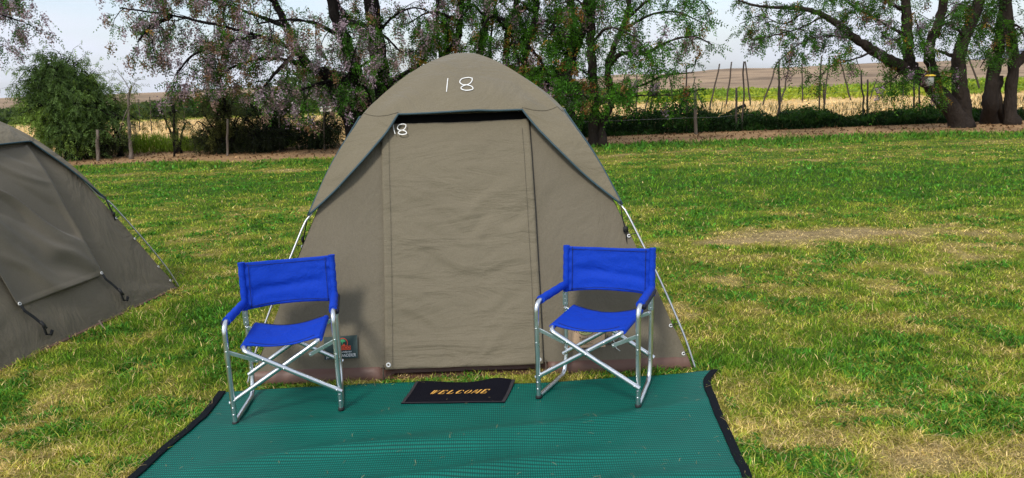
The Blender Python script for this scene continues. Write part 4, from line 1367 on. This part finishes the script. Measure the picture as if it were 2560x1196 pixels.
# --- twin trunk tree in front of the fence, right of the tent
base = G(1494, 366)
t = Tree('broadleaf_tree', 109, M['bark'], base); yb = base[1]
p1, _ = t.stem([G(1484, 366)+np.array([0, 0, -.05])]+px([(1485, 315), (1486, 263), (1483, 197), (1477, 116), (1479, 35), (1474, -70)], yb), .135, .085, 12)
p2, _ = t.stem([G(1505, 366)+np.array([0, 0, -.05])]+px([(1507, 305), (1526, 272), (1529, 239), (1519, 175), (1535, 116), (1563, 53), (1574, 0), (1590, -70)], yb), .10, .06, 10)
for l, r_ in (([(1519, 165), (1556, 134, -.3), (1595, 136, -.5), (1637, 123, -.6), (1676, 102, -.7), (1735, 92, -.8), (1780, 112, -.9)], .065), ([(1528, 235), (1600, 215, -.4), (1660, 190, -.7), (1735, 182, -.9)], .035),
              ([(1528, 255), (1585, 240, -.6), (1680, 238, -1.0), (1765, 222, -1.2)], .03), ([(1550, 80), (1620, 40, .3), (1690, 30, .5), (1760, 60, .5)], .045), ([(1483, 197), (1440, 170, -.5), (1410, 190, -.8)], .03),
              ([(1486, 260), (1450, 235, -.7), (1420, 240, -.9)], .03), ([(1478, 110), (1520, 70, -.8), (1580, 90, -1.2), (1620, 130, -1.4)], .04), ([(1479, 40), (1440, 0, -.6), (1400, 10, -.9)], .04), ([(1526, 270), (1545, 240, -.8), (1560, 200, -1.0)], .025), ([(1565, 50), (1640, -10, -.5), (1720, -20, -.8), (1780, 30, -1.0)], .04)):
    q, _ = t.stem(px(l, yb), r_, .012, 6); t.branchlets(q, .12, .23, .56, .8, .3, 1.1, .12, .16, 5, 4)
t.branchlets(p1, .45, .27, .62, .9, .35, 1.0, .1, .1, 6, 4); t.branchlets(p2, .5, .27, .62, .9, .35, 1.0, .1, .1, 6, 4)
crown_top(t, p1, 3, 2.2); crown_top(t, p2, 3, 2.2)
t.finish('bushy green tree on twin trunks standing right beside the big tent', (.042, .125, .012), RUST)

# --- big leaning tree at the right
base = G(2406, 319); yb = base[1]
t = Tree('broadleaf_tree', 110, M['bark'], base)
p1, _ = t.stem([base+np.array([0, 0, -.05])]+px([(2378, 275), (2332, 218), (2292, 186), (2262, 171)], yb), .245, .17, 14)
p2, _ = t.stem(px([(2268, 174), (2222, 150), (2185, 128), (2140, 98), (2095, 62), (2060, 40), (2020, 24), (1970, 20), (1900, 16), (1845, 2)], yb), .16, .022, 10)
p3, _ = t.stem(px([(2290, 186), (2273, 150), (2270, 90), (2266, 30), (2262, -70)], yb), .15, .11, 12)
p4, _ = t.stem(px([(2345, 232), (2333, 187), (2322, 125), (2345, 60), (2358, 12), (2366, -70)], yb), .15, .09, 10)
p5, _ = t.stem([base+np.array([.1, .1, -.05])]+px([(2408, 271), (2397, 210), (2397, 150), (2412, 90), (2439, 30), (2453, -5), (2475, -80)], yb+.1), .22, .11, 12)
p6, _ = t.stem(px([(2397, 150), (2370, 135, .2), (2345, 128, .3)], yb+.1), .06, .035, 7)
for l, r_ in (([(2140, 98), (2070, 90, -.5), (2000, 110, -.9), (1950, 150, -1.0)], .03), ([(2060, 40), (2000, 70, -.5), (1930, 90, -.8), (1880, 100, -.9)], .025), ([(2020, 24), (1960, 60, .5), (1900, 40, .7), (1850, 60, .8)], .02),
              ([(2185, 128), (2130, 150, -.6), (2080, 165, -.9), (2040, 200, -1.0)], .03), ([(2270, 90), (2210, 60, .3), (2140, 20, .6), (2080, -20, .8)], .055), ([(2266, 30), (2190, -10, -.5), (2100, -20, -.9), (2020, -10, -1.0)], .05),
              ([(2322, 125), (2300, 90, -.6), (2290, 50, -.9)], .03), ([(2397, 200), (2350, 190, -.7), (2310, 190, -1.0), (2290, 210, -1.1)], .03), ([(2262, 171), (2230, 200, -.6), (2200, 220, -.8)], .025), ([(2412, 90), (2370, 60, -.6), (2340, 70, -.9)], .035), ([(2345, 60), (2400, 20, .5), (2440, 50, .8)], .03),
              ([(2270, 80), (2240, 100, -.8), (2200, 90, -1.1)], .03)):
    q, _ = t.stem(px(l, yb), r_, .010, 6); t.branchlets(q, .1, .24, .5, .8, .2, .95, .15, .22, 5, 4)
t.branchlets(p2, .25, .28, .6, .8, .3, .9, .15, .25, 5, 4)
for q in (p3, p4, p5):
    t.branchlets(q, .58, .32, .7, .9, .4, .8, .1, .1, 5, 4); crown_top(t, q, 3, 2.2)
t.finish('large tree leaning left with a long limb and a yellow fly trap on it', (.036, .100, .012), RUST)
TRAP_Y = yb

# --- far right clump
base = G(2500, 312); yb = base[1]
t = Tree('broadleaf_tree', 111, M['bark'], base)
p1, _ = t.stem([G(2473, 309)+np.array([0, 0, -.05])]+px([(2474, 260), (2479, 211), (2490, 150), (2502, 90), (2514, 0), (2522, -80)], yb), .20, .12, 12)
p2, _ = t.stem([G(2530, 312)+np.array([0, 0, -.05])]+px([(2526, 241), (2534, 160), (2522, 60), (2518, -10)], yb-.1), .17, .10, 12)
p3, _ = t.stem(px([(2533, 170), (2556, 145), (2590, 90), (2610, 0)], yb-.1), .11, .07, 9)
p4, _ = t.stem([G(2510, 308)+np.array([0, .1, -.05])]+px([(2500, 270, .1), (2494, 230, .1), (2500, 190, .1)], yb), .10, .09, 9)
for l in ([(2502, 90), (2460, 60, -.5), (2430, 70, -.8)], [(2514, 10), (2470, 10, .4), (2440, 40, .6)], [(2522, 60), (2550, 70, -.7), (2570, 120, -.9)], [(2490, 150), (2470, 140, -.8), (2450, 170, -1)]):
    q, _ = t.stem(px(l, yb), .035, .012, 6); t.branchlets(q, .1, .24, .55, .85, .4, 1.0, .1, .1, 5, 4)
for q in (p1, p2, p3):
    t.branchlets(q, .55, .3, .6, .9, .4, .9, .08, .1, 5, 4); crown_top(t, q, 2, 2.2)
t.finish('tree of several trunks at the right picture edge, past the leaning tree', (.036, .100, .012), RUST)

# --- lilac boughs hanging in at the upper left
base = Y(-330, 420, 18.2); base[2] = 0
t = Tree('lilac_tree', 112, M['bark_dark'], base)
p1, _ = t.stem([base+np.array([0, 0, -.05])]+px([(-320, 200), (-290, 60), (-270, -60)], 18.2), .24, .13)
for l in ([(-300, 100), (-180, 30, -.3), (-90, 15, -.5), (-20, 30, -.6), (55, 55, -.7)], [(-290, 60), (-180, -20, .3), (-80, -30, .5), (40, 0, .5)], [(-90, 15, -.5), (-50, 70, -.7), (-10, 110, -.8)], [(-280, 0), (-150, -80, 0), (-40, -60, -.5), (50, -10, -.8)]):
    q, _ = t.stem(px(l, 18.2), .05, .015, 6); t.branchlets(q, .1, .24, .75, .8, .7, 1.0, .9, 0, 5, 3)
crown_top(t, p1, 3, 2.2, 1, .8)
t.finish('tree out of frame whose pinkish blossom hangs into the upper left corner', GRN, LILAC)


# ------------------------------------------------------------------ shrubs
def feathery_bush(name, cx, cy, w, h, yy_, seed, label, col, n_st=26, leafs=16, cat='bush', trunkr=.05, wisp=.25, dens=1.0, group=None, low=.15, bark='bark_dark', ll=.05, lw=.014):
    """wispy bush: many thin arching stems from a short base, fine leaves along them"""
    base = Y(cx, cy, yy_); base[2] = 0
    t = Tree(name, seed, M[bark], base)
    wm = w/FPX*yy_; hm = h/FPX*yy_
    for i in range(n_st):
        a = t.r.random()*2*np.pi; rr = t.r.random()**.6; top = hm*(.55+.45*t.r.random())*(1-.35*rr**2)
        b = base+np.array([t.r.normal()*wm*.06, t.r.normal()*.1, -.03])
        e = base+np.array([math.cos(a)*rr*wm*.5, math.sin(a)*rr*wm*.35, top])
        m_ = base+np.array([math.cos(a)*rr*wm*.26, math.sin(a)*rr*wm*.18, top*.62])
        p, _ = t.stem([b, m_, e, e+np.array([math.cos(a)*.18, math.sin(a)*.1, -.10])], trunkr*(.5+.5*t.r.random()), .006, 5)
        t.branchlets(p, low+.15, .16/dens, .55*hm/2.4+.15, .9, .55, .8, 0, .15, 5, 4)
    return t.finish(label, col, LILAC, cat, group, .17, 6, ll, lw, .7, .0)


feathery_bush('willow_bush', 192, 405, 215, 255, 18.9, 201, 'round feathery green bush as tall as a tree, behind the cut off tent', (.115, .185, .055), 44, dens=1.5, ll=.06, lw=.02)
feathery_bush('scrub_bush', 565, 398, 150, 165, 19.4, 202, 'dusty olive bush with a pale thin trunk left of the dark thicket', (.075, .085, .030), 16, dens=.9, group='scrub bushes along the field edge', low=.3)
feathery_bush('scrub_bush', 690, 392, 150, 150, 19.9, 203, 'dark scrubby bush below the lilac branches, in the middle of the thicket', (.030, .050, .016), 18, dens=1.0, group='scrub bushes along the field edge', low=.1)
feathery_bush('scrub_bush', 800, 385, 150, 100, 19.8, 204, 'low dark bush nearest the left side of the big tent', (.022, .036, .013), 18, dens=1.2, group='scrub bushes along the field edge', low=.0)
feathery_bush('scrub_bush', 555, 396, 130, 80, 19.5, 205, 'low bramble heap at the foot of the olive bush', (.026, .034, .014), 16, dens=1.2, group='scrub bushes along the field edge', low=.0)
feathery_bush('scrub_bush', 660, 392, 130, 75, 19.3, 206, 'low dark bramble heap before the middle of the thicket', (.020, .028, .012), 16, dens=1.2, group='scrub bushes along the field edge', low=.0)
feathery_bush('scrub_bush', 305, 400, 90, 150, 19.6, 207, 'thin see through shrub just right of the feathery green bush', (.075, .10, .035), 8, dens=.6, group='scrub bushes along the field edge', low=.4)
feathery_bush('scrub_bush', 445, 392, 90, 150, 19.8, 208, 'sparse shrub on one thin stem standing over the tall grass', (.075, .10, .035), 7, dens=.6, group='scrub bushes along the field edge', low=.45)
feathery_bush('scrub_bush', 250, 405, 130, 90, 19.2, 209, 'dark undergrowth bush between the two grey trunks at the left', (.030, .035, .016), 12, dens=1.0, group='scrub bushes along the field edge', low=.0)


# ------------------------------------------------------------------ undergrowth, tall grass, field stubble, bank weeds, far hedge (stuff)
def leafcloud(name, pts, col, size, asp, seed, label, cat, stalks=False, mat='leaf', spread=.35):
    r = np.random.default_rng(seed); n = len(pts)
    a = r.normal(size=(n, 3))
    if stalks:
        a[:, :2] *= .35; a[:, 2] = np.abs(a[:, 2])+.6
    a /= np.linalg.norm(a, axis=1, keepdims=True)
    c_ = np.cross(a, r.normal(size=(n, 3))); c_ /= np.linalg.norm(c_, axis=1, keepdims=True)+1e-9
    sz = (size*(.5+.9*r.random(n)))[:, None]
    q = np.stack([pts-a*sz*.5, pts+c_*sz*asp*.5, pts+a*sz*.5, pts-c_*sz*asp*.5], 1)
    cc = np.array(col)*np.exp(r.normal(size=(n, 1))*spread)
    return tag(mesh_np(name, q.reshape(-1, 3), np.arange(n*4).reshape(-1, 4), M[mat], None, False, np.repeat(cc, 4, 0)), label, cat, kind='stuff')


r = np.random.default_rng(77)
n = 80000
x = 1.0+r.random(n)*15.5; y = 20.3+.05*x+r.random(n)*1.5
hh_ = .15+1.15*np.clip(fbm(x*.8, y*.5, 19, 4)-.10, 0, 1)*np.exp(-((x-5)/11)**2)+.35*np.exp(-((x-5)/1.8)**2)
hh_ = hh_*.66*(.55+.9*vnoise(x*5, y*4, 20))
z = r.random(n)**1.25*hh_
col = np.where((fbm(x*1.3, z*3, 23, 2) > .58)[:, None], np.array([.030, .082, .015]), np.array([.013, .036, .009]))
leafcloud('undergrowth', np.stack([x, y, z], -1), col, .095, .36, 78, 'dark green weeds growing thickly along the fence line', 'undergrowth')
n = 7000
x = 1.2+r.random(n)*15; y = 20.2+.05*x+r.random(n)*1.6
z = r.random(n)**.8*(.35+.65*fbm(x*.9, y*.7, 24, 3))
leafcloud('weed_stalks', np.stack([x, y, z], -1), np.where((r.random(n) < .3)[:, None], np.array([.10, .085, .04]), np.array([.032, .075, .016])), .17, .07, 84, 'thin stalks sticking out of the weeds at the fence', 'weeds', True, 'leaf', .35)
n = 9000
x = -11.0+r.random(n)*5.0; y = 20.2+r.random(n)*1.2
z = r.random(n)*(.20+.35*fbm(x*1.1, y, 29, 2))
leafcloud('tall_grass', np.stack([x, y, z], -1), np.array([.17, .26, .022])*np.ones((n, 1)), .22, .07, 79, 'tall green grass between the shrubs at the field edge', 'grass', True, 'grassblade', .3)
n = 26000
y = 21.3+(r.random(n)**1.4)*22; x = (r.random(n)*2-1)*(y*.76)
k = y < 43-2.5*sstep(6, 16, x)
x, y = x[k], y[k]; hp = hill(x, y)
leafcloud('stubble', np.stack([x, y, hp+.03+.10*r.random(len(x))], -1), np.array([.74, .54, .26])*np.ones((len(x), 1)), .20, .12, 80, 'pale dry mown hay covering the field', 'hay', False, 'drystalk', .3)
n = 22000
y = 37.5+r.random(n)*20; x = 6+r.random(n)*(y*.72-4)
k = (y > 43.0-3.5*sstep(6, 16, x)+1.5*(r.random(n)-.3))
x, y = x[k], y[k]
hw = .10+.5*fbm(x*.35, y*.35, 33, 3)
leafcloud('weeds', np.stack([x, y, hill(x, y)+r.random(len(x))*hw], -1), np.where((fbm(x*.3, y*.3, 34, 3) > .5)[:, None], np.array([.32, .38, .04]), np.array([.18, .27, .035])), .30, .35, 81, 'bright yellow green weeds on the bank behind the field', 'weeds', False, 'leaf', .25)
# far hedge on the left and behind the tent
n = 24000
y = 46+r.random(n)*10; x = -38+r.random(n)*46
top = .5+2.2*np.clip(fbm(x*.16, y*.05, 37, 3)-.32, 0, 1)*2*sstep(-26, -16, x)+.3
leafcloud('far_hedge', np.stack([x, y, r.random(n)*top], -1), np.where((r.random(n) < .4)[:, None], np.array([.075, .11, .035]), np.array([.04, .065, .022])), .42, .45, 82, 'distant line of dark bushes beyond the mown field', 'hedge', False, 'leaf', .3)
# fallen leaves on the bare soil
n = 3000
y = 17.4+r.random(n)*3.3; x = (r.random(n)*2-1)*14.5
leafcloud('leaf_litter', np.stack([x, y, .012+.02*r.random(n)], -1), np.where((r.random(n) < .35)[:, None], np.array([.24, .15, .08]), np.array([.13, .075, .036])), .08, .45, 83, 'brown fallen leaves on the soil under the trees', 'leaf litter', False, 'drystalk', .35)


# ------------------------------------------------------------------ poles and posts
def pole(name, b_, t_, wpx, mat, label, cat, group, depth=None, wob=.5):
    g0 = G(*b_)
    if depth: g0 = Y(b_[0], b_[1], depth); g0[2] = min(g0[2], .05)
    top = Y(t_[0], t_[1], g0[1]); rr = np.random.default_rng(int(b_[0]*7+b_[1]))
    rad = wpx/FPX*g0[1]/2
    g0[2] = float(hill(g0[0], g0[1]))
    n_ = 7
    P = [g0+(top-g0)*t+np.array([rr.normal(), rr.normal(), 0])*rad*wob*(0 < t < 1) for t in np.linspace(0, 1, n_)]
    P = [P[0]-np.array([0, 0, .08])]+[q-P[0] for q in []]+P
    loc = P[1].copy()
    b = MB(); b.tube([q-loc for q in P], [rad*(1.08-.22*i/n_) for i in range(n_+1)], 8)
    o = b.build(name, mat); o.location = loc
    return tag(o, label, cat, group)


GP = 'thin trellis poles over the field'; GF = 'posts of the field fence'
PL = [
    ((1459, 329), (1458, 220), 3, 'thin dark pole between the tent edge and the twin trunk tree'),
    ((1567, 287), (1567, 195), 3, 'short thin pole in the field just right of the twin trunk tree'),
    ((1592, 334), (1592, 190), 3.5, 'tall thin pole at the fence first to the right of the twin trunk tree'),
    ((1612, 284), (1637, 173), 3.5, 'thin pole leaning right, crossing another behind the low green branch'),
    ((1622, 335), (1634, 183), 4, 'thin pole at the fence close left of the low hanging branch tips'),
    ((1646, 277), (1641, 193), 3, 'short thin pole in the field behind the low hanging branch'),
    ((1686, 275), (1672, 188), 3.5, 'thin pole leaning left behind the tips of the low branch'),
    ((1718, 332), (1716, 165), 4, 'tall dark pole standing close left of the thickest fence post'),
    ((1728, 245), (1738, 193), 3, 'short pole leaning right behind the top of the thickest fence post'),
    ((1760, 274), (1737, 213), 3, 'short pole leaning left just right of the thickest fence post'),
    ((1774, 277), (1799, 160), 4, 'thin pole leaning right, first one standing clear against the brown hill'),
    ((1815, 265), (1829, 155), 4, 'nearly upright thin pole second to stand clear against the brown hill'),
    ((1855, 328), (1860, 154), 4.5, 'tall bowed pole whose top meets a left leaning pole'),
    ((1876, 267), (1863, 154), 4, 'left leaning pole whose top meets a tall bowed pole'),
    ((1907, 264), (1944, 154), 4, 'strongly right leaning pole left of the tallest upright pole'),
    ((1944, 323), (1948, 149), 5, 'tallest upright pole in front of the green bank'),
    ((1953, 260), (1976, 146), 4, 'right leaning pole just past the tallest upright pole'),
    ((2006, 258), (2006, 141), 3.5, 'upright thin pole alone in the field left of the curved dead branch'),
    ((2046, 311), (2054, 140), 4.5, 'tall pole behind the curved dead branch on the ground'),
    ((2061, 262), (2073, 140), 4, 'right leaning pole just past the curved dead branch'),
    ((2127, 252), (2098, 138), 4, 'left leaning pole under the long limb of the leaning tree'),
    ((2160, 309), (2153, 178), 4.5, 'tall pole at the fence under the middle of the long limb'),
    ((2174, 251), (2192, 199), 3, 'short right leaning pole under the fork of the long limb'),
    ((2257, 251), (2260, 150), 3.5, 'upright thin pole left of the leaning trunk'),
    ((2454, 235), (2421, 144), 4.5, 'left leaning pole seen between the two trees at the right'),
    ((380, 337), (374, 242), 2.5, 'thin pole in the field right of the thin trunk by the feathery bush'),
    ((350, 329), (347, 248), 2.5, 'faint thin pole in the field close to the thin leaning trunk'),
    ((416, 327), (412, 250), 2.5, 'faint thin pole in the field left of the shrub over the tall grass'),
    ((462, 330), (460, 262), 2.5, 'faint thin pole in the field right of the shrub over the tall grass'),
    ((830, 312), (829, 225), 3, 'thin pole in the field beside the small pale box'),
    ((747, 330), (742, 225), 2.5, 'thin pole rising through the scrub left of the small pale box'),
    ((772, 328), (768, 230), 2.5, 'thin pole midway between the thicket and the small pale box'),
]
for b_, t_, w_, lab in PL:
    pole('trellis_pole', b_, t_, w_, M['pole_wood'], lab, 'pole', GP)
PF = [
    ((1740, 336), (1737, 224), 8.5, 'post_wood', 'thickest fence post, weathered grey wood'),
    ((1841, 328), (1841, 220), 6, 'pole_wood', 'fence post beside the raised end of the fallen branch'),
    ((1949, 321), (1949, 217), 6, 'post_wood', 'fence post standing against the foot of the tallest upright pole'),
    ((2061, 308), (2059, 206), 4.5, 'pole_wood', 'thin fence post above the tail of the curved dead branch'),
    ((2169, 308), (2169, 199), 5, 'pole_wood', 'fence post under the hanging leaves of the long limb'),
    ((2285, 302), (2285, 205), 5, 'pole_wood', 'fence post close left of the leaning trunk, paired with another'),
    ((2298, 302), (2298, 214), 5, 'pole_wood', 'fence post touching the outline of the leaning trunk'),
    ((699, 378), (697, 281), 4, 'post_wood', 'thin fence post in the dark thicket right of the pale trunk'),
    ((811, 375), (808, 239), 4, 'post_wood', 'tall fence post in the thicket under the small pale box'),
    ((246, 403), (244, 325), 9, 'bark_grey', 'thick grey stump post at the foot of the feathery green bush'),
    ((569, 390), (569, 298), 6, 'bark_grey', 'pale fence post standing in the olive bush'),
]
for b_, t_, w_, mt, lab in PF:
    pole('fence_post', b_, t_, w_, M[mt], lab, 'post', GF, wob=.15)
b_ = G(329, 398)
t = Tree('young_tree', 301, M['bark_grey'], b_)
p, _ = t.stem([b_+np.array([0, 0, -.05])]+px([(325, 340), (321, 285), (322, 240), (330, 215)], b_[1]), .055, .02, 9)
t.branchlets(p, .55, .10, .75, .9, .5, .9, 0, .3, 5, 4)
t.finish('young tree with a thin bare leaning trunk right of the feathery bush', (.075, .10, .035), LILAC, 'tree', None, .17, 6, .05, .014)
# thin leafy stem
b_ = G(435, 392)
t = Tree('young_tree', 302, M['bark_dark'], b_)
p, _ = t.stem([b_+np.array([0, 0, -.05])]+px([(434, 340), (436, 290), (434, 245)], b_[1]), .03, .015, 7)
t.branchlets(p, .25, .14, .45, .9, .5, .7, 0, .2, 4, 4)
t.finish('spindly young tree on a straight dark stem among the tall grass', (.065, .09, .03), LILAC, 'tree', None, .15, 6, .045, .014)
# wires between the posts of the right-hand fence
wires = empty('fence_wire', tuple(G(1841, 328)))
wb = np.array(G(1841, 328)); order = [0, 1, 2, 4, 5]
for hgt in (.45, .95):
    b = MB(); pts = []
    for i in order:
        q = G(*PF[i][0]); pts.append(q+np.array([0, -.05, hgt]))
    full = [pts[0]+np.array([-3.2, -.2, 0])]
    for a, c in zip(pts[:-1], pts[1:]):
        full += [a, (a+c)/2+np.array([0, 0, -.03])]
    full.append(pts[-1])
    b.tube([q-wb for q in full], .0035, 4); b.build('wire_strand', M['wire'], wires)
tag(wires, 'two thin wires strung between the fence posts at the field edge', 'fence wire')
# fallen branches
g0 = G(1771, 322); b = MB(); q = [g0+np.array([0, 0, .05]), Y(1800, 296, g0[1]-.1), Y(1830, 278, g0[1]-.1), Y(1864, 263, g0[1]-.2)]
pp = crom(q, 5); b.tube([p_-g0 for p_ in pp], list(np.linspace(.022, .05, len(pp))), 8)
b.tube([pp[4]-g0, pp[4]-g0+np.array([.25, -.1, -.05]), pp[4]-g0+np.array([.5, -.1, -.2])], [.02, .015, .008], 6)
o = b.build('fallen_branch', M['bark_dark']); o.location = g0
tag(o, 'dark broken branch propped up against a fence post', 'branch', 'dead branches along the fence')
g0 = G(2018, 303); b = MB(); q = [Y(1984, 297, g0[1]), Y(2005, 303, g0[1]), Y(2030, 300, g0[1]), Y(2056, 292, g0[1]), Y(2080, 301, g0[1])]
pp = crom(q, 5); b.tube([p_-g0 for p_ in pp], list(np.linspace(.02, .06, len(pp))), 8)
o = b.build('fallen_branch', M['bark_grey']); o.location = g0
tag(o, 'curved grey dead branch lying low in the weeds', 'branch', 'dead branches along the fence')
# yellow fly trap hung from the leaning tree
q0 = Y(2325, 190, TRAP_Y-1.0)
ft = empty('fly_trap', tuple(q0))
b = MB(); b.lathe([(.0, .035), (.06, .034), (.125, .012), (.130, .0), (.118, -.012), (.05, -.014), (0, -.014)], (0, 0, 0)); lid = b.build('lid', M['yellow'], ft, True, 40)
b = MB(); b.lathe([(.0, .041), (.045, .041), (.05, .034)], (0, 0, 0)); b.build('lid_opening', M['rubber'], lid)
b = MB(); b.lathe([(.085, -.014), (.10, -.06), (.105, -.12), (.09, -.19), (.07, -.23), (.0, -.24)], (0, 0, 0), 14)
b.v = [(v_[0]+.012*math.sin(v_[2]*40+i), v_[1], v_[2]+.008*math.sin(i*1.7)) for i, v_ in enumerate(b.v)]
b.build('bag', M['bag'], ft)
b = MB(); b.tube([(0, 0, .04), (.02, .1, .30), (.05, .9, .62)], .004, 5); b.build('cord', M['wire'], ft)
tag(ft, 'yellow lidded fly trap bag hanging from the leaning tree', 'fly trap')
# small pale box on legs far across the field
q0 = Y(818, 290, 40); q0[2] = 0; bx = empty('field_box', tuple(q0))
b = MB(); b.box((0, 0, .40), (.60, .5, .20), None, .02); b.build('body', M['shed_roof'], bx, False)
b = MB(); b.box((0, 0, .53), (.66, .56, .05), Matrix.Rotation(.04, 3, 'X'), .01); b.build('lid', M['shed_roof'], bx, False)
for sx in (-.24, .24):
    for sy in (-.2, .2):
        b = MB(); b.tube([(sx, sy, -.05), (sx, sy, .31)], .03, 6); b.build('leg', M['pole_wood'], bx)
tag(bx, 'small pale box on legs across the mown field, left of the lilac tree', 'box')

# ------------------------------------------------------------------ camera, light, sky
cam = bpy.data.cameras.new('camera'); co = bpy.data.objects.new('camera', cam); COL.objects.link(co)
cam.sensor_fit = 'HORIZONTAL'; cam.sensor_width = 36; cam.lens = 36*FPX/2560; cam.clip_end = 30000; cam.clip_start = .05
R = Matrix((RIGHT, UP, -FWD)).transposed()
co.matrix_world = Matrix.Translation(Vector(CAM)) @ R.to_4x4()
cam.dof.use_dof = True; cam.dof.focus_distance = 4.0; cam.dof.aperture_fstop = 9.0
SC.camera = co

EL, AZ = math.radians(46), math.radians(24)      # sun behind the camera to the left
to_sun = Vector((-math.sin(AZ)*math.cos(EL), -math.cos(AZ)*math.cos(EL), math.sin(EL)))
sun = bpy.data.lights.new('sun', 'SUN'); sun.energy = 2.0; sun.angle = math.radians(11); sun.color = (1, .955, .88)
so_ = bpy.data.objects.new('sun', sun); COL.objects.link(so_); so_.rotation_euler = to_sun.to_track_quat('Z', 'Y').to_euler()

w = bpy.data.worlds.new('World'); SC.world = w; w.use_nodes = True
nt = w.node_tree; nt.nodes.clear()
out = N(nt, 'ShaderNodeOutputWorld'); bg = N(nt, 'ShaderNodeBackground'); bg.inputs['Strength'].default_value = .15
sky = N(nt, 'ShaderNodeTexSky', sky_type='NISHITA'); sky.sun_disc = False
sky.sun_elevation = EL; sky.sun_rotation = math.atan2(to_sun.x, to_sun.y)
sky.dust_density = 1.5; sky.air_density = 1.0; sky.ozone_density = 1.2
tc = N(nt, 'ShaderNodeTexCoord'); mp = N(nt, 'ShaderNodeMapping'); mp.inputs['Scale'].default_value = (1.2, 1.2, 5.5); mp.inputs['Rotation'].default_value = (0, .06, 0)
n1 = N(nt, 'ShaderNodeTexNoise', inputs={'Scale': 2.6, 'Detail': 7.0, 'Roughness': .52, 'Distortion': .3})
nt.links.new(tc.outputs['Generated'], mp.inputs['Vector']); nt.links.new(mp.outputs[0], n1.inputs['Vector'])
cr = N(nt, 'ShaderNodeMapRange', inputs={'From Min': .34, 'From Max': .62, 'To Min': .25, 'To Max': 1.0}); nt.links.new(n1.outputs['Fac'], cr.inputs['Value'])
mx = N(nt, 'ShaderNodeMix', data_type='RGBA'); mx.inputs['B'].default_value = (4.75, 5.0, 5.65, 1)
nt.links.new(cr.outputs[0], mx.inputs['Factor']); nt.links.new(sky.outputs[0], mx.inputs['A']); nt.links.new(mx.outputs['Result'], bg.inputs['Color']); nt.links.new(bg.outputs[0], out.inputs[0])

SC.view_settings.view_transform = 'Standard'; SC.view_settings.look = 'None'; SC.view_settings.exposure = .36; SC.view_settings.gamma = 1
SC.render.engine = 'CYCLES'
SC.cycles.max_bounces = 6; SC.cycles.diffuse_bounces = 3; SC.cycles.transparent_max_bounces = 8
